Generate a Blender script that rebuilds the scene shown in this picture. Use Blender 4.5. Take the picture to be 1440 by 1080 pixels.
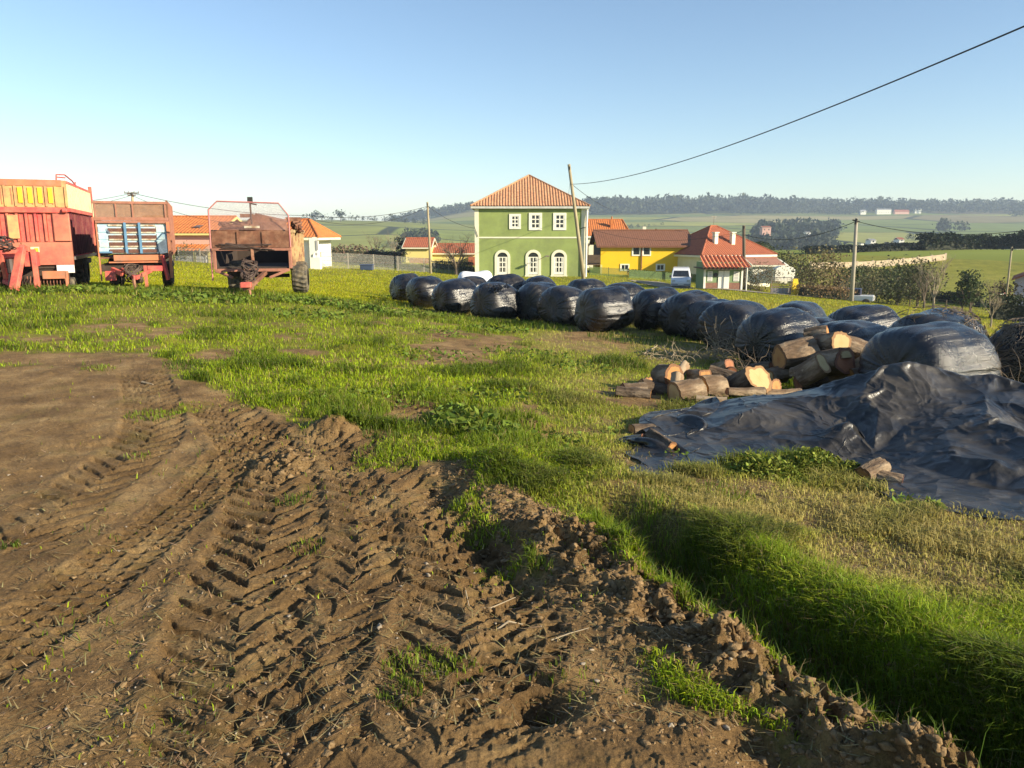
import bpy, math, random
import numpy as np
from mathutils import Vector, Matrix, Euler
R = math.radians
for o in list(bpy.data.objects): bpy.data.objects.remove(o)
scene = bpy.context.scene
COL = scene.collection
random.seed(7)
# ------------------------------------------------------------------ camera
CAMZ = 1.65
PITCH = math.atan(210/1080)
cam = bpy.data.cameras.new('camera'); cam.sensor_width = 36; cam.lens = 27.0
cam.clip_start = 0.05; cam.clip_end = 9000
camo = bpy.data.objects.new('camera', cam); COL.objects.link(camo)
HAZE_D = .00026
camo.location = (0, 0, CAMZ); camo.rotation_euler = (R(90)-PITCH, 0, 0)
scene.camera = camo
# ------------------------------------------------------------------ light
SUN_EL, SUN_AZ = R(21), R(116)          # azimuth clockwise from +Y
to_sun = Vector((math.cos(SUN_EL)*math.sin(SUN_AZ), math.cos(SUN_EL)*math.cos(SUN_AZ), math.sin(SUN_EL)))
w = bpy.data.worlds.new('World'); scene.world = w; w.use_nodes = True
nt = w.node_tree; nt.nodes.clear()
sky = nt.nodes.new('ShaderNodeTexSky'); sky.sky_type = 'NISHITA'; sky.sun_disc = False
sky.sun_elevation = SUN_EL; sky.sun_rotation = SUN_AZ
sky.air_density = 1.0; sky.dust_density = 0.1; sky.ozone_density = 2.2; sky.altitude = 100
bg = nt.nodes.new('ShaderNodeBackground'); bg.inputs[1].default_value = 0.09
out = nt.nodes.new('ShaderNodeOutputWorld')
nt.links.new(sky.outputs[0], bg.inputs[0]); nt.links.new(bg.outputs[0], out.inputs[0])
sl = bpy.data.lights.new('sun', 'SUN'); sl.energy = 5.0; sl.angle = R(0.5); sl.color = (1.0, 0.87, 0.64)
so = bpy.data.objects.new('sun', sl); COL.objects.link(so)
so.rotation_euler = to_sun.to_track_quat('Z', 'Y').to_euler()
vs = scene.view_settings; vs.view_transform = 'Standard'; vs.look = 'None'; vs.gamma = 1; vs.exposure = 1.05
scene.cycles.max_bounces = 5; scene.cycles.diffuse_bounces = 3; scene.cycles.glossy_bounces = 2
scene.cycles.transmission_bounces = 4; scene.cycles.transparent_max_bounces = 8; scene.cycles.volume_bounces = 0
scene.cycles.use_denoising = True
scene.cycles.sample_clamp_indirect = 6
# ------------------------------------------------------------------ picture <-> place
cp, sp = math.cos(PITCH), math.sin(PITCH)
def ray(px, py):
    a, b = px-720.0, 540.0-py
    return (a, 1080*cp + b*sp, -1080*sp + b*cp)
def at(px, py, Y):
    d = ray(px, py); k = Y/d[1]
    return Vector((d[0]*k, Y, CAMZ + d[2]*k))
def proj(x, y, z):
    zc = z-CAMZ
    f = y*cp - zc*sp; u = y*sp + zc*cp
    f = np.maximum(f, 0.05)
    return 720 + 1080*x/f, 540 - 1080*u/f
# ------------------------------------------------------------------ noise
def _h(i, j, s):
    n = (i*374761393 + j*668265263 + s*1442695041) & 0xffffffff
    n = ((n ^ (n >> 13))*1274126177) & 0xffffffff
    n = (n ^ (n >> 16)) & 0xffffffff
    return n.astype(np.float64)/4294967295.0
def vnoise(x, y, s=0):
    xi = np.floor(x); yi = np.floor(y); fx = x-xi; fy = y-yi
    xi = xi.astype(np.int64); yi = yi.astype(np.int64)
    ux = fx*fx*(3-2*fx); uy = fy*fy*(3-2*fy)
    a = _h(xi, yi, s); b = _h(xi+1, yi, s); c = _h(xi, yi+1, s); d = _h(xi+1, yi+1, s)
    return (a+(b-a)*ux)*(1-uy) + (c+(d-c)*ux)*uy
def fbm(x, y, o=4, s=0, g=0.5):
    r = 0; a = 1; t = 0
    for k in range(o):
        r = r + a*vnoise(x*(2**k)+k*17.3, y*(2**k)-k*9.1, s+k); t += a; a *= g
    return r/t
def ridged(x, y, o=3, s=0):
    r = 0; a = 1; t = 0
    for k in range(o):
        r = r + a*(1-np.abs(2*vnoise(x*(2**k)+k*7.3, y*(2**k)+k*3.1, s+k)-1)); t += a; a *= .5
    return r/t
def sst(a, b, x):
    t = np.clip((x-a)/(b-a), 0, 1); return t*t*(3-2*t)
# ------------------------------------------------------------------ smooth terrain
_ctl = [(0,0,0),(-4,3,0),(4,3,0.0),(0,6,-0.02),(-5,7,0.05),(4,6,-.18),(1.5,7.5,-.2),(-2,10,0.0),(-9,10,.1),(7,6,-.35),
        (0,-20,.2),(-30,-10,.6),(30,-10,-1.5),(-30,15,.7),(40,20,-4.2),(-60,50,.6),(70,60,-7),(-60,120,-4),(100,130,-4),(-100,60,.5),(110,60,-9),(-110,160,-7),(130,160,-6)]
for px, top, Y in [(1310,458,9),(1197,449,11.8),(1095,436,13),(1035,423,15.3),(978,410,17.3),(925,404,19),(852,405,18.6),(793,403,20.3),(695,399,21.7),(639,394,23.5),(568,385,26.5),(1430,452,8.6),(1318,436,10.6)]:
    p = at(px, top, Y); _ctl.append((p.x, p.y, p.z-1.06))
for px, py, Y in [(60,407,22.5),(195,408,22),(360,412,21.5),(280,368,62),(440,380,64),(560,382,70),(668,389,75),(822,389,75),(900,392,78),(957,407,66),
                  (1015,406,64),(1100,415,64),(1197,424,66),(1228,430,70),(1323,437,62),(1400,458,50),(1240,373,130),(1330,371,135),(1440,392,120),(1300,356,165),(1440,362,160),(1000,368,130),(480,372,130),(200,366,120)]:
    p = at(px, py, Y); _ctl.append((p.x, p.y, p.z))
_ctl = np.array(_ctl, float); _n = len(_ctl)
def _phi(r2): return np.where(r2 > 1e-9, .5*r2*np.log(np.maximum(r2, 1e-9)), 0)
_K = _phi(((_ctl[:, None, :2]-_ctl[None, :, :2])**2).sum(-1)) + np.eye(_n)*2.5
_P = np.c_[np.ones(_n), _ctl[:, :2]]
_A = np.block([[_K, _P], [_P.T, np.zeros((3, 3))]])
_S = np.linalg.solve(_A, np.r_[_ctl[:, 2], 0, 0, 0])
_dR = [(170,350),(230,375),(300,396),(420,382),(500,368),(600,354),(700,343),(900,327),(1200,311),(1500,301),(1750,295),(2100,292),(2600,297),(4200,305)]
_dL = [(170,350),(230,375),(300,396),(420,382),(500,368),(650,342),(800,322),(950,311),(1050,309.5),(1300,318),(1750,321),(2600,322),(4200,322)]
def G0(x, y):
    x = np.asarray(x, float); y = np.asarray(y, float); sh = x.shape; x = x.ravel(); y = y.ravel()
    z = _S[_n] + _S[_n+1]*x + _S[_n+2]*y
    for k in range(_n):
        z = z + _S[k]*_phi((x-_ctl[k, 0])**2+(y-_ctl[k, 1])**2)
    r = np.hypot(x, y)
    ys = np.where(y > 1, y, 1); u = np.clip(720+1080*x/ys, -500, 1940)
    u = np.where(y > 1, u, np.where(x < 0, -500, 1940))
    d = r/np.sqrt(1+((u-720)/1080)**2)
    zr = CAMZ-(np.interp(d, *zip(*_dR))-330)/1080*d; zl = CAMZ-(np.interp(d, *zip(*_dL))-330)/1080*d
    b = sst(520, 690, u); zf = zl*(1-b)+zr*b
    zf = zf + (fbm(x/260, y/260, 3, 5)-.5)*np.clip((d-300)/60, 0, 9)
    wgt = sst(135, 200, r)
    z = z*(1-wgt)+zf*wgt
    return z.reshape(sh)
def g(x, y): return float(G0(np.array([x]), np.array([y]))[0])
def gp(px, py):                       # where the line of sight meets the ground
    d = ray(px, py); z = 0.0; x = y = 0
    if d[2] > -20: d = (d[0], d[1], -20)
    for _ in range(40):
        k = (z-CAMZ)/d[2]; x = d[0]*k; y = d[1]*k
        z = .5*z+.5*g(x, y)
    return Vector((x, y, z))
# ------------------------------------------------------------------ mesh + object helpers
def link(name, me, parent=None, mat=None):
    o = bpy.data.objects.new(name, me); COL.objects.link(o)
    if parent is not None: o.parent = parent
    if mat is not None and me is not None: me.materials.append(mat)
    return o
def np_mesh(name, V, F, nper, cols=None, smooth=False, parent=None, mat=None, uv=None):
    """V (n,3); F flat array of indices; nper = verts per face (int or array)"""
    me = bpy.data.meshes.new(name); V = np.ascontiguousarray(V, np.float32); F = np.asarray(F, np.int32).ravel()
    if np.isscalar(nper): nf = len(F)//nper; tot = np.full(nf, nper, np.int32)
    else: tot = np.asarray(nper, np.int32); nf = len(tot)
    me.vertices.add(len(V)); me.vertices.foreach_set('co', V.ravel())
    me.loops.add(len(F)); me.loops.foreach_set('vertex_index', F)
    me.polygons.add(nf); st = np.zeros(nf, np.int32); st[1:] = np.cumsum(tot)[:-1]
    me.polygons.foreach_set('loop_start', st); me.polygons.foreach_set('loop_total', tot)
    if smooth: me.polygons.foreach_set('use_smooth', np.ones(nf, bool))
    for nm, c in (cols or {}).items():
        at_ = me.color_attributes.new(nm, 'FLOAT_COLOR', 'POINT')
        at_.data.foreach_set('color', np.ascontiguousarray(np.c_[c, np.ones(len(c))] if c.shape[1] == 3 else c, np.float32).ravel())
    me.update(); me.validate()
    return link(name, me, parent, mat)
def thing(name, label, cat, loc=(0, 0, 0), rz=0, group=None):
    o = bpy.data.objects.new(name, None); COL.objects.link(o); o.location = loc; o.rotation_euler = (0, 0, rz)
    o.empty_display_size = .2
    return tag(o, label, cat, group)
def tag(o, label=None, cat=None, group=None, kind=None):
    if label: o['label'] = label
    if cat: o['category'] = cat
    if group: o['group'] = group
    if kind: o['kind'] = kind
    return o
class MB:
    def __init__(s): s.v = []; s.f = []
    def poly(s, pts):
        n = len(s.v); s.v += [tuple(p) for p in pts]; s.f.append(tuple(range(n, n+len(pts)))); return s
    def box(s, x0, y0, z0, x1, y1, z1, M=None):
        P = [(x0,y0,z0),(x1,y0,z0),(x1,y1,z0),(x0,y1,z0),(x0,y0,z1),(x1,y0,z1),(x1,y1,z1),(x0,y1,z1)]
        if M is not None: P = [tuple(M @ Vector(p)) for p in P]
        n = len(s.v); s.v += P
        s.f += [tuple(n+i for i in q) for q in ((0,3,2,1),(4,5,6,7),(0,1,5,4),(1,2,6,5),(2,3,7,6),(3,0,4,7))]
        return s
    def bar(s, a, b, w, h=None, up=(0, 0, 1)):
        a = Vector(a); b = Vector(b); h = h or w; d = (b-a)
        L = d.length
        if L < 1e-6: return s
        d.normalize(); u = Vector(up)
        if abs(d.dot(u)) > .98: u = Vector((1, 0, 0))
        x = d.cross(u).normalized(); z = x.cross(d)
        M = Matrix((x, d, z)).transposed().to_4x4(); M.translation = a
        return s.box(-w/2, 0, -h/2, w/2, L, h/2, M)
    def tube(s, pts, r, n=6, caps=True):
        pts = [Vector(p) for p in pts]; rr = r if isinstance(r, (list, tuple)) else [r]*len(pts)
        base = len(s.v); x = None
        for i, p in enumerate(pts):
            d = (pts[min(i+1, len(pts)-1)]-pts[max(i-1, 0)])
            if d.length < 1e-7: d = Vector((0, 0, 1))
            d.normalize()
            if x is None:
                x = d.cross(Vector((0, 0, 1)) if abs(d.z) < .9 else Vector((1, 0, 0))).normalized()
            else:
                x = x - d*x.dot(d); x = x.normalized() if x.length > 1e-5 else d.orthogonal().normalized()
            y = d.cross(x)
            for k in range(n):
                a = 2*math.pi*k/n; s.v.append(tuple(p+(x*math.cos(a)+y*math.sin(a))*rr[i]))
        for i in range(len(pts)-1):
            for k in range(n):
                a = base+i*n+k; b = base+i*n+(k+1) % n
                s.f.append((a, b, b+n, a+n))
        if caps:
            s.f.append(tuple(base+k for k in reversed(range(n)))); e = base+(len(pts)-1)*n
            s.f.append(tuple(e+k for k in range(n)))
        return s
    def prism(s, prof, y0, y1):           # prof = [(x,z)...], extruded along y
        n = len(prof); b = len(s.v)
        s.v += [(x, y0, z) for x, z in prof]+[(x, y1, z) for x, z in prof]
        s.f.append(tuple(b+i for i in range(n))); s.f.append(tuple(b+n+i for i in reversed(range(n))))
        for i in range(n): j = (i+1) % n; s.f.append((b+i, b+n+i, b+n+j, b+j))
        return s
    def build(s, name, mat, parent=None, world=False, smooth=False, bevel=0):
        me = bpy.data.meshes.new(name); v = s.v
        if world and parent is not None:
            p = parent
            while p.parent is not None: p = p.parent
            l = p.location; v = [(a[0]-l.x, a[1]-l.y, a[2]-l.z) for a in v]
        me.from_pydata(v, [], s.f); me.update()
        if smooth: me.polygons.foreach_set('use_smooth', [True]*len(me.polygons))
        o = link(name, me, parent, mat)
        if bevel:
            m = o.modifiers.new('b', 'BEVEL'); m.width = bevel; m.segments = 2; m.limit_method = 'ANGLE'
        return o
# ------------------------------------------------------------------ materials
MC = {}
def mat(name, col, rough=.8, var=.25, scale=3.0, bump=0.0, bscale=None, metal=0, col2=None, mixs=None, attr=None, spec=.5, mixlo=.45, mixhi=.6, stretch=None, subsurf=0, alpha=None, coat=0):
    if name in MC: return MC[name]
    m = bpy.data.materials.new(name); m.use_nodes = True; MC[name] = m
    t = m.node_tree; N = t.nodes; L = t.links; b = N['Principled BSDF']
    b.inputs['Roughness'].default_value = rough; b.inputs['Metallic'].default_value = metal
    b.inputs['Specular IOR Level'].default_value = spec; b.inputs['Coat Weight'].default_value = coat
    tc = N.new('ShaderNodeTexCoord'); src = tc.outputs['Object']
    if stretch:
        mp = N.new('ShaderNodeMapping'); mp.inputs['Scale'].default_value = stretch; L.new(src, mp.inputs[0]); src = mp.outputs[0]
    n1 = N.new('ShaderNodeTexNoise'); n1.inputs['Scale'].default_value = scale; n1.inputs['Detail'].default_value = 6; n1.inputs['Roughness'].default_value = .65
    L.new(src, n1.inputs[0])
    if attr:
        a = N.new('ShaderNodeAttribute'); a.attribute_name = attr; base = a.outputs['Color']
    else:
        c = N.new('ShaderNodeRGB'); c.outputs[0].default_value = (*col, 1); base = c.outputs[0]
    if col2:
        n2 = N.new('ShaderNodeTexNoise'); n2.inputs['Scale'].default_value = mixs or scale*.6; n2.inputs['Detail'].default_value = 8; n2.inputs['Roughness'].default_value = .7
        L.new(src, n2.inputs[0])
        mr = N.new('ShaderNodeMapRange'); mr.inputs['From Min'].default_value = mixlo; mr.inputs['From Max'].default_value = mixhi; L.new(n2.outputs[0], mr.inputs[0])
        mx = N.new('ShaderNodeMix'); mx.data_type = 'RGBA'; L.new(mr.outputs[0], mx.inputs[0]); L.new(base, mx.inputs[6]); mx.inputs[7].default_value = (*col2, 1); base = mx.outputs[2]
    mr = N.new('ShaderNodeMapRange'); mr.inputs['From Min'].default_value = .25; mr.inputs['From Max'].default_value = .75
    mr.inputs['To Min'].default_value = 1-var; mr.inputs['To Max'].default_value = 1+var; L.new(n1.outputs[0], mr.inputs[0])
    mm = N.new('ShaderNodeVectorMath'); mm.operation = 'SCALE'; L.new(base, mm.inputs[0]); L.new(mr.outputs[0], mm.inputs['Scale'])
    L.new(mm.outputs[0], b.inputs['Base Color'])
    if bump:
        n3 = N.new('ShaderNodeTexNoise'); n3.inputs['Scale'].default_value = bscale or scale*4; n3.inputs['Detail'].default_value = 6; L.new(src, n3.inputs[0])
        bp = N.new('ShaderNodeBump'); bp.inputs['Strength'].default_value = 1; bp.inputs['Distance'].default_value = bump; L.new(n3.outputs[0], bp.inputs['Height']); L.new(bp.outputs[0], b.inputs['Normal'])
    if subsurf:
        tr = N.new('ShaderNodeBsdfTranslucent'); ms = N.new('ShaderNodeMixShader'); ms.inputs[0].default_value = subsurf
        L.new(mm.outputs[0], tr.inputs[0]); L.new(b.outputs[0], ms.inputs[1]); L.new(tr.outputs[0], ms.inputs[2]); L.new(ms.outputs[0], N['Material Output'].inputs[0])
    return m
def leafcloud(C, size, rng, tri=False, flat=0.0):
    """quads of given size at centres C (n,3) with random orientation"""
    n = len(C); size = np.broadcast_to(size, (n,))
    a = rng.normal(size=(n, 3)); a[:, 2] *= (1-flat); a /= np.linalg.norm(a, axis=1)[:, None]
    b = rng.normal(size=(n, 3)); b -= a*(a*b).sum(1)[:, None]; b /= np.linalg.norm(b, axis=1)[:, None]
    s = size[:, None]*.5
    if tri:
        V = np.stack([C-a*s-b*s*.6, C+a*s-b*s*.5, C+b*s], 1).reshape(-1, 3); k = 3
    else:
        V = np.stack([C-a*s, C-b*s*.55, C+a*s, C+b*s*.55], 1).reshape(-1, 3); k = 4
    return V, np.arange(n*k), k
# ================================================================== GROUND
def smooth_line(pts, n=14):
    P = [np.array(p, float) for p in pts]; P = [2*P[0]-P[1]]+P+[2*P[-1]-P[-2]]; o = []
    for i in range(1, len(P)-2):
        for t in np.linspace(0, 1, n, endpoint=False):
            a, b, c, d = P[i-1:i+3]
            o.append(.5*((2*b)+(-a+c)*t+(2*a-5*b+4*c-d)*t*t+(-a+3*b-3*c+d)*t**3))
    o.append(P[-2]); return np.array(o)
def gl(pxs, n=8):
    return smooth_line([tuple(gp(*p))[:2] for p in pxs], n)
def line_st(x, y, L):
    """signed offset t and arc length s from polyline L (right side positive)"""
    bd = np.full(x.shape, 1e9); bs = np.zeros(x.shape); bt = np.zeros(x.shape); acc = 0
    for i in range(len(L)-1):
        a = L[i]; d = L[i+1]-a; l = np.hypot(*d)
        if l < 1e-6: continue
        d = d/l; rx = x-a[0]; ry = y-a[1]; s = np.clip(rx*d[0]+ry*d[1], 0, l); ex = rx-s*d[0]; ey = ry-s*d[1]
        dd = ex*ex+ey*ey; m = dd < bd; bd = np.where(m, dd, bd); bs = np.where(m, acc+s, bs)
        bt = np.where(m, (rx*d[1]-ry*d[0]), bt); acc += l
    dist = np.sqrt(bd); return np.where(bt < 0, -dist, dist), bs, acc
def sdf_poly(x, y, P):
    P = np.array(P, float); n = len(P); d = np.full(x.shape, 1e9); ins = np.zeros(x.shape, bool)
    for i in range(n):
        a = P[i]; b = P[(i+1) % n]; e = b-a; w0 = x-a[0]; w1 = y-a[1]
        t = np.clip((w0*e[0]+w1*e[1])/(e@e), 0, 1); d = np.minimum(d, (w0-e[0]*t)**2+(w1-e[1]*t)**2)
        c = ((a[1] > y) != (b[1] > y)) & (x < (b[0]-a[0])*(y-a[1])/(b[1]-a[1]+1e-12)+a[0]); ins ^= c
    return np.where(ins, -1, 1)*np.sqrt(d)
# tyre tracks: (line in the picture, kind, half width, depth)
TRACKS = [
    (gl([(392,585),(330,640),(268,705),(150,800),(20,900),(-140,1010)]), 'knob', .19, .024),
    (gl([(200,520),(215,600),(130,680),(-20,800)]), 'lug', .24, .018),
    (gl([(300,560),(370,640),(385,730),(345,830),(330,930),(330,1120)]), 'lug', .27, .027),
    (gl([(470,600),(545,690),(610,770),(650,850),(640,950),(600,1130)]), 'lug', .27, .022),
    (gl([(430,600),(490,700),(500,800),(450,900),(420,1000),(400,1130)]), 'lug', .22, .02),
    (gl([(600,700),(690,820),(740,900),(700,1000),(690,1130)]), 'knob', .16, .024),
    (gl([(690,560),(610,590),(540,520),(420,470),(300,455)]), 'lug', .25, .018),
]
RIDGE = gl([(640,662),(690,700),(770,770),(860,850),(985,930),(1130,1010),(1290,1095),(1420,1180)])
RIDGE2 = gl([(820,750),(870,790),(920,830),(1040,910),(1180,990),(1330,1080)])
DITCH = gl([(820,700),(905,755),(985,830),(1100,905),(1240,985),(1400,1075),(1560,1180)])
BANK = gl([(900,700),(1000,750),(1120,815),(1250,875),(1400,945),(1600,1040)])
DIRT = [(-900,500),(0,487),(120,492),(215,486),(245,520),(300,545),(375,570),(425,600),(470,628),(545,636),(640,650),(668,690),(700,735),(755,780),(835,835),(915,890),(1000,935),(1090,985),(1200,1035),(1320,1085),(1500,1200),(-1500,1400)]
def lugs(x, y, L, kind, hw, dep):
    t, s, tot = line_st(x, y, L); m = sst(hw*1.18, hw*.95, np.abs(t))*sst(0, .4, s)*sst(0, .4, tot-s)
    if not m.any(): return 0, 0
    wob = (vnoise(x*9, y*9, 31)-.5)*.05
    if kind == 'lug':
        ph = (s/.20+np.abs(t)/.2+wob*5+np.where(t > 0, .5, 0)) % 1.0
        b = sst(.0, .05, ph)*sst(.44, .36, ph)
        h = -dep*(.22+b*1.15)+dep*.35*np.exp(-((ph-.5)/.06)**2)
    else:
        row = np.floor(t/(hw/2)+50); ph = (s/.085+(row % 2)*.5+wob*6) % 1.0
        f = np.abs(((t/(hw/2)) % 1)-.5)
        b = sst(.05, .2, ph)*sst(.7, .55, ph)*sst(.48, .36, f)
        h = -dep*(.2+b*1.1)
    keep = .6+.4*sst(.36, .6, fbm(x*1.1, y*1.1, 2, 77))
    rim = np.exp(-((np.abs(t)-hw*1.2)/.05)**2)*dep*.35*(.4+1.2*vnoise(x*12, y*12, 66))*sst(0, .4, s)*sst(0, .4, tot-s)
    return m*h*keep+rim, m
def patch(u, v, cx, cy, rx, ry):
    return np.exp(-(((u-cx)/rx)**2+((v-cy)/ry)**2)**1.5)
BARE = [(160,460,110,22,.55),(640,490,75,34,.8),(560,575,70,22,.7),(735,595,60,40,.5),(430,485,70,18,.5),(700,480,60,16,.5),(830,480,80,22,.5),(560,455,60,10,.5),(905,560,70,28,.55),(300,500,50,14,.5),(1050,680,120,14,.4),(560,430,60,8,.4)]
STRAW = [(840,478,90,22,.9),(470,402,120,8,.9),(900,620,130,50,.55),(1120,715,280,42,1.1),(1330,775,220,75,1.1),(1050,705,150,40,1.0),(950,690,120,36,.6),(960,500,60,20,.7),(700,440,110,10,.4),(840,560,90,60,.35),(1120,425,260,9,.6)]
def surface(x, y):
    """height, soil mask, straw mask, darkening mask for near ground"""
    x = np.asarray(x, float); y = np.asarray(y, float)
    z = G0(x, y); r = np.hypot(x, y)
    soil = np.zeros(x.shape); straw = np.zeros(x.shape); darker = np.zeros(x.shape)
    near = (r < 45) & (y > -6)
    X = x[near]; Y = y[near]; Z = z[near]
    ok = Y > .6
    u, v = proj(X, np.maximum(Y, .6), Z)
    v = np.where(ok, v, 1400); u = np.where(ok, u, 720+X*600)
    n1 = fbm(X*1.3, Y*1.3, 4, 3); n2 = fbm(X*4.5, Y*4.5, 3, 11)
    sc = np.clip((v-330)/300, .1, 2.4)
    d = sdf_poly(u, v, DIRT)+((n1-.5)*150+(n2-.5)*80)*sc
    D = sst(22, -22, d/np.maximum(sc, .3))
    B = np.zeros(X.shape); S = np.zeros(X.shape)
    for cx, cy, rx, ry, a in BARE: B = np.maximum(B, a*patch(u, v, cx, cy, rx, ry))
    for cx, cy, rx, ry, a in STRAW: S = np.maximum(S, a*patch(u, v, cx, cy, rx, ry))
    B = sst(.26, .5, B*.85+(n1-.5)*1.0+(n2-.5)*.5)*sst(.05, .2, B)
    # bare earth between the tufts all over the trampled part
    gen = sst(.56, .68, fbm(X*.9+9, Y*.9, 4, 41)*.6+n2*.4)*.55*sst(420, 470, v)
    S = np.clip(S*(.5+1.3*n2)+(n1-.5)*.5*S, 0, 1)
    rt, rs, rl = line_st(X, Y, RIDGE); rt2, _, _ = line_st(X, Y, RIDGE2); dt, ds_, dl = line_st(X, Y, DITCH); bt, _, _ = line_st(X, Y, BANK)
    ridge = np.exp(-(rt/.20)**2)*sst(.1, 1.2, rs); ridge2 = np.exp(-(rt2/.18)**2)
    dit = np.exp(-(dt/.19)**2)*sst(0, .9, ds_)
    soilm = np.clip(np.maximum.reduce([D, B, gen, ridge*1.5, ridge2*.8*sst(.4, .6, n2), dit*.9]), 0, 1)
    h = (fbm(X*.8, Y*.8, 3, 1)-.5)*.07+(fbm(X*5, Y*5, 4, 2)-.5)*(.045-.02*D)
    # crumbly soil
    fn = fbm(X*17, Y*17, 4, 21, .62); cr = ridged(X*7, Y*7, 3, 23); cr2 = np.abs(fbm(X*38, Y*38, 3, 25, .6)-.5)
    h += D*((fn-.5)*.019+(cr2)*.014*sst(.35, .7, n1)+(ridged(X*3.3, Y*3.3, 3, 26)-.6)*.012)+D*sst(.62, .8, fbm(X*6, Y*6, 3, 28))*(ridged(X*14, Y*14, 3, 29)-.5)*.03
    tm = np.zeros(X.shape)
    for L, k, hw, dep in TRACKS:
        lo = L.min(0)-1; hi = L.max(0)+1; bb = (X > lo[0]) & (X < hi[0]) & (Y > lo[1]) & (Y < hi[1])
        if not bb.any(): continue
        hh, mm = lugs(X[bb], Y[bb], L, k, hw, dep); h[bb] += hh; tm[bb] = np.maximum(tm[bb], mm)
    cl = np.clip(ridge+ridge2*.8, 0, 1.2)
    c1 = 1-np.abs(2*fbm(X*3.1+3, Y*3.1, 2, 50)-1); c2 = 1-np.abs(2*fbm(X*8.5, Y*8.5, 3, 52)-1); c3 = fbm(X*24, Y*24, 4, 54, .65)
    c4 = 1-np.abs(2*fbm(X*15, Y*15, 2, 56)-1); brk = .35+.9*sst(.35, .6, fbm(X*1.9, Y*1.9, 2, 57))
    h += cl*brk*((c1-.62)*.10+(c2-.6)*.11+(c4-.6)*.06+(c3-.5)*.045)
    h += ridge*.01+ridge2*.02
    h -= np.exp(-((rt-.30)/.16)**2)*.06*sst(0, .5, rs)*brk
    h -= dit*(.24+.12*fbm(X*1.5, Y*1.5, 2, 58))
    h += sst(-.35, .15, bt-.1)*.07*sst(3, 0, np.abs(bt))+np.exp(-((bt)/.35)**2)*.06
    # lumps of turned turf
    for cx, cy, rad, hg in [(405,655,.20,.07),(745,600,.2,.05),(235,480,.2,.05),(490,490,.25,.06),(470,605,.22,.10),(520,430,.3,.08),(760,1000,.10,-.10),(700,670,.25,.08)]:
        q = gp(cx, cy); h += hg*np.exp(-((X-q.x)**2+(Y-q.y)**2)/rad**2)*(.4+1.2*c2)
    fade = sst(45, 25, np.hypot(X, Y))
    z = z.copy(); z[near] = Z+h*fade
    soil[near] = soilm*fade; straw[near] = S*fade
    darker[near] = np.clip(dit*1.0+tm*.30+cl*.35*sst(.5, .62, n2), 0, 1)  # darkens the ditch fully, moist tracks and clods less
    return z, soil, straw, darker
def gs(px, py):                      # where the line of sight meets the modelled ground
    d = np.array(ray(px, py)); p0 = gp(px, py); k0 = p0.y/d[1]; k = k0*np.linspace(.80, 1.15, 240); P = d[None]*k[:, None]
    dz = P[:, 2]+CAMZ-surface(P[:, 0], P[:, 1])[0]; i = int(np.argmax(dz < 0)) if (dz < 0).any() else 239
    return Vector((P[i, 0], P[i, 1], P[i, 2]+CAMZ))
# --- polar sheet
az = np.concatenate([np.linspace(-180, -60, 40, endpoint=False), np.linspace(-60, -39, 60, endpoint=False), np.linspace(-39, 39, 1060, endpoint=False), np.linspace(39, 60, 60, endpoint=False), np.linspace(60, 180, 41)])
az = np.radians(az)
rr = [.25, .6, .9]+list(np.arange(1.0, 1.3, .05))
pxs = np.concatenate([np.arange(1700, 1160, -4), np.arange(1160, 372, -1.2)])
rr += list(1.62*1080/((pxs-330)))
rr = sorted(set(rr))
r_last = rr[-1]
while r_last < 158: r_last *= 1.02; rr.append(min(r_last, 158.0))
NR = len(rr)
far = [158.0]
while far[-1] < 4300: far.append(far[-1]*1.022)
def sheet(rad, azs, name, near):
    A, Rd = np.meshgrid(azs, rad); x = (Rd*np.sin(A)).ravel(); y = (Rd*np.cos(A)).ravel()
    na, nr = len(azs), len(rad)
    if near: z, soil, straw, darker = surface(x, y); c = np.c_[soil, straw, darker]
    else: z = G0(x, y); c = None
    i = np.arange(nr-1)[:, None]*na+np.arange(na-1)[None, :]
    F = np.stack([i, i+1, i+1+na, i+na], -1).reshape(-1, 4)[:, ::-1]
    V = np.c_[x, y, z]
    if near:
        V = np.r_[V, [[0, 0, g(0, 0)]]]; c = np.r_[c, [[1, 0, 0]]]
    F = F.ravel(); tot = np.full(len(F)//4, 4)
    if near:
        k = len(V)-1; j = np.arange(na-1); T = np.stack([np.full(na-1, k), j+1, j], -1).ravel()
        F = np.r_[F, T]; tot = np.r_[tot, np.full(na-1, 3)]
    return np_mesh(name, V, F, tot, {'masks': c} if near else None, smooth=True)
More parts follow.
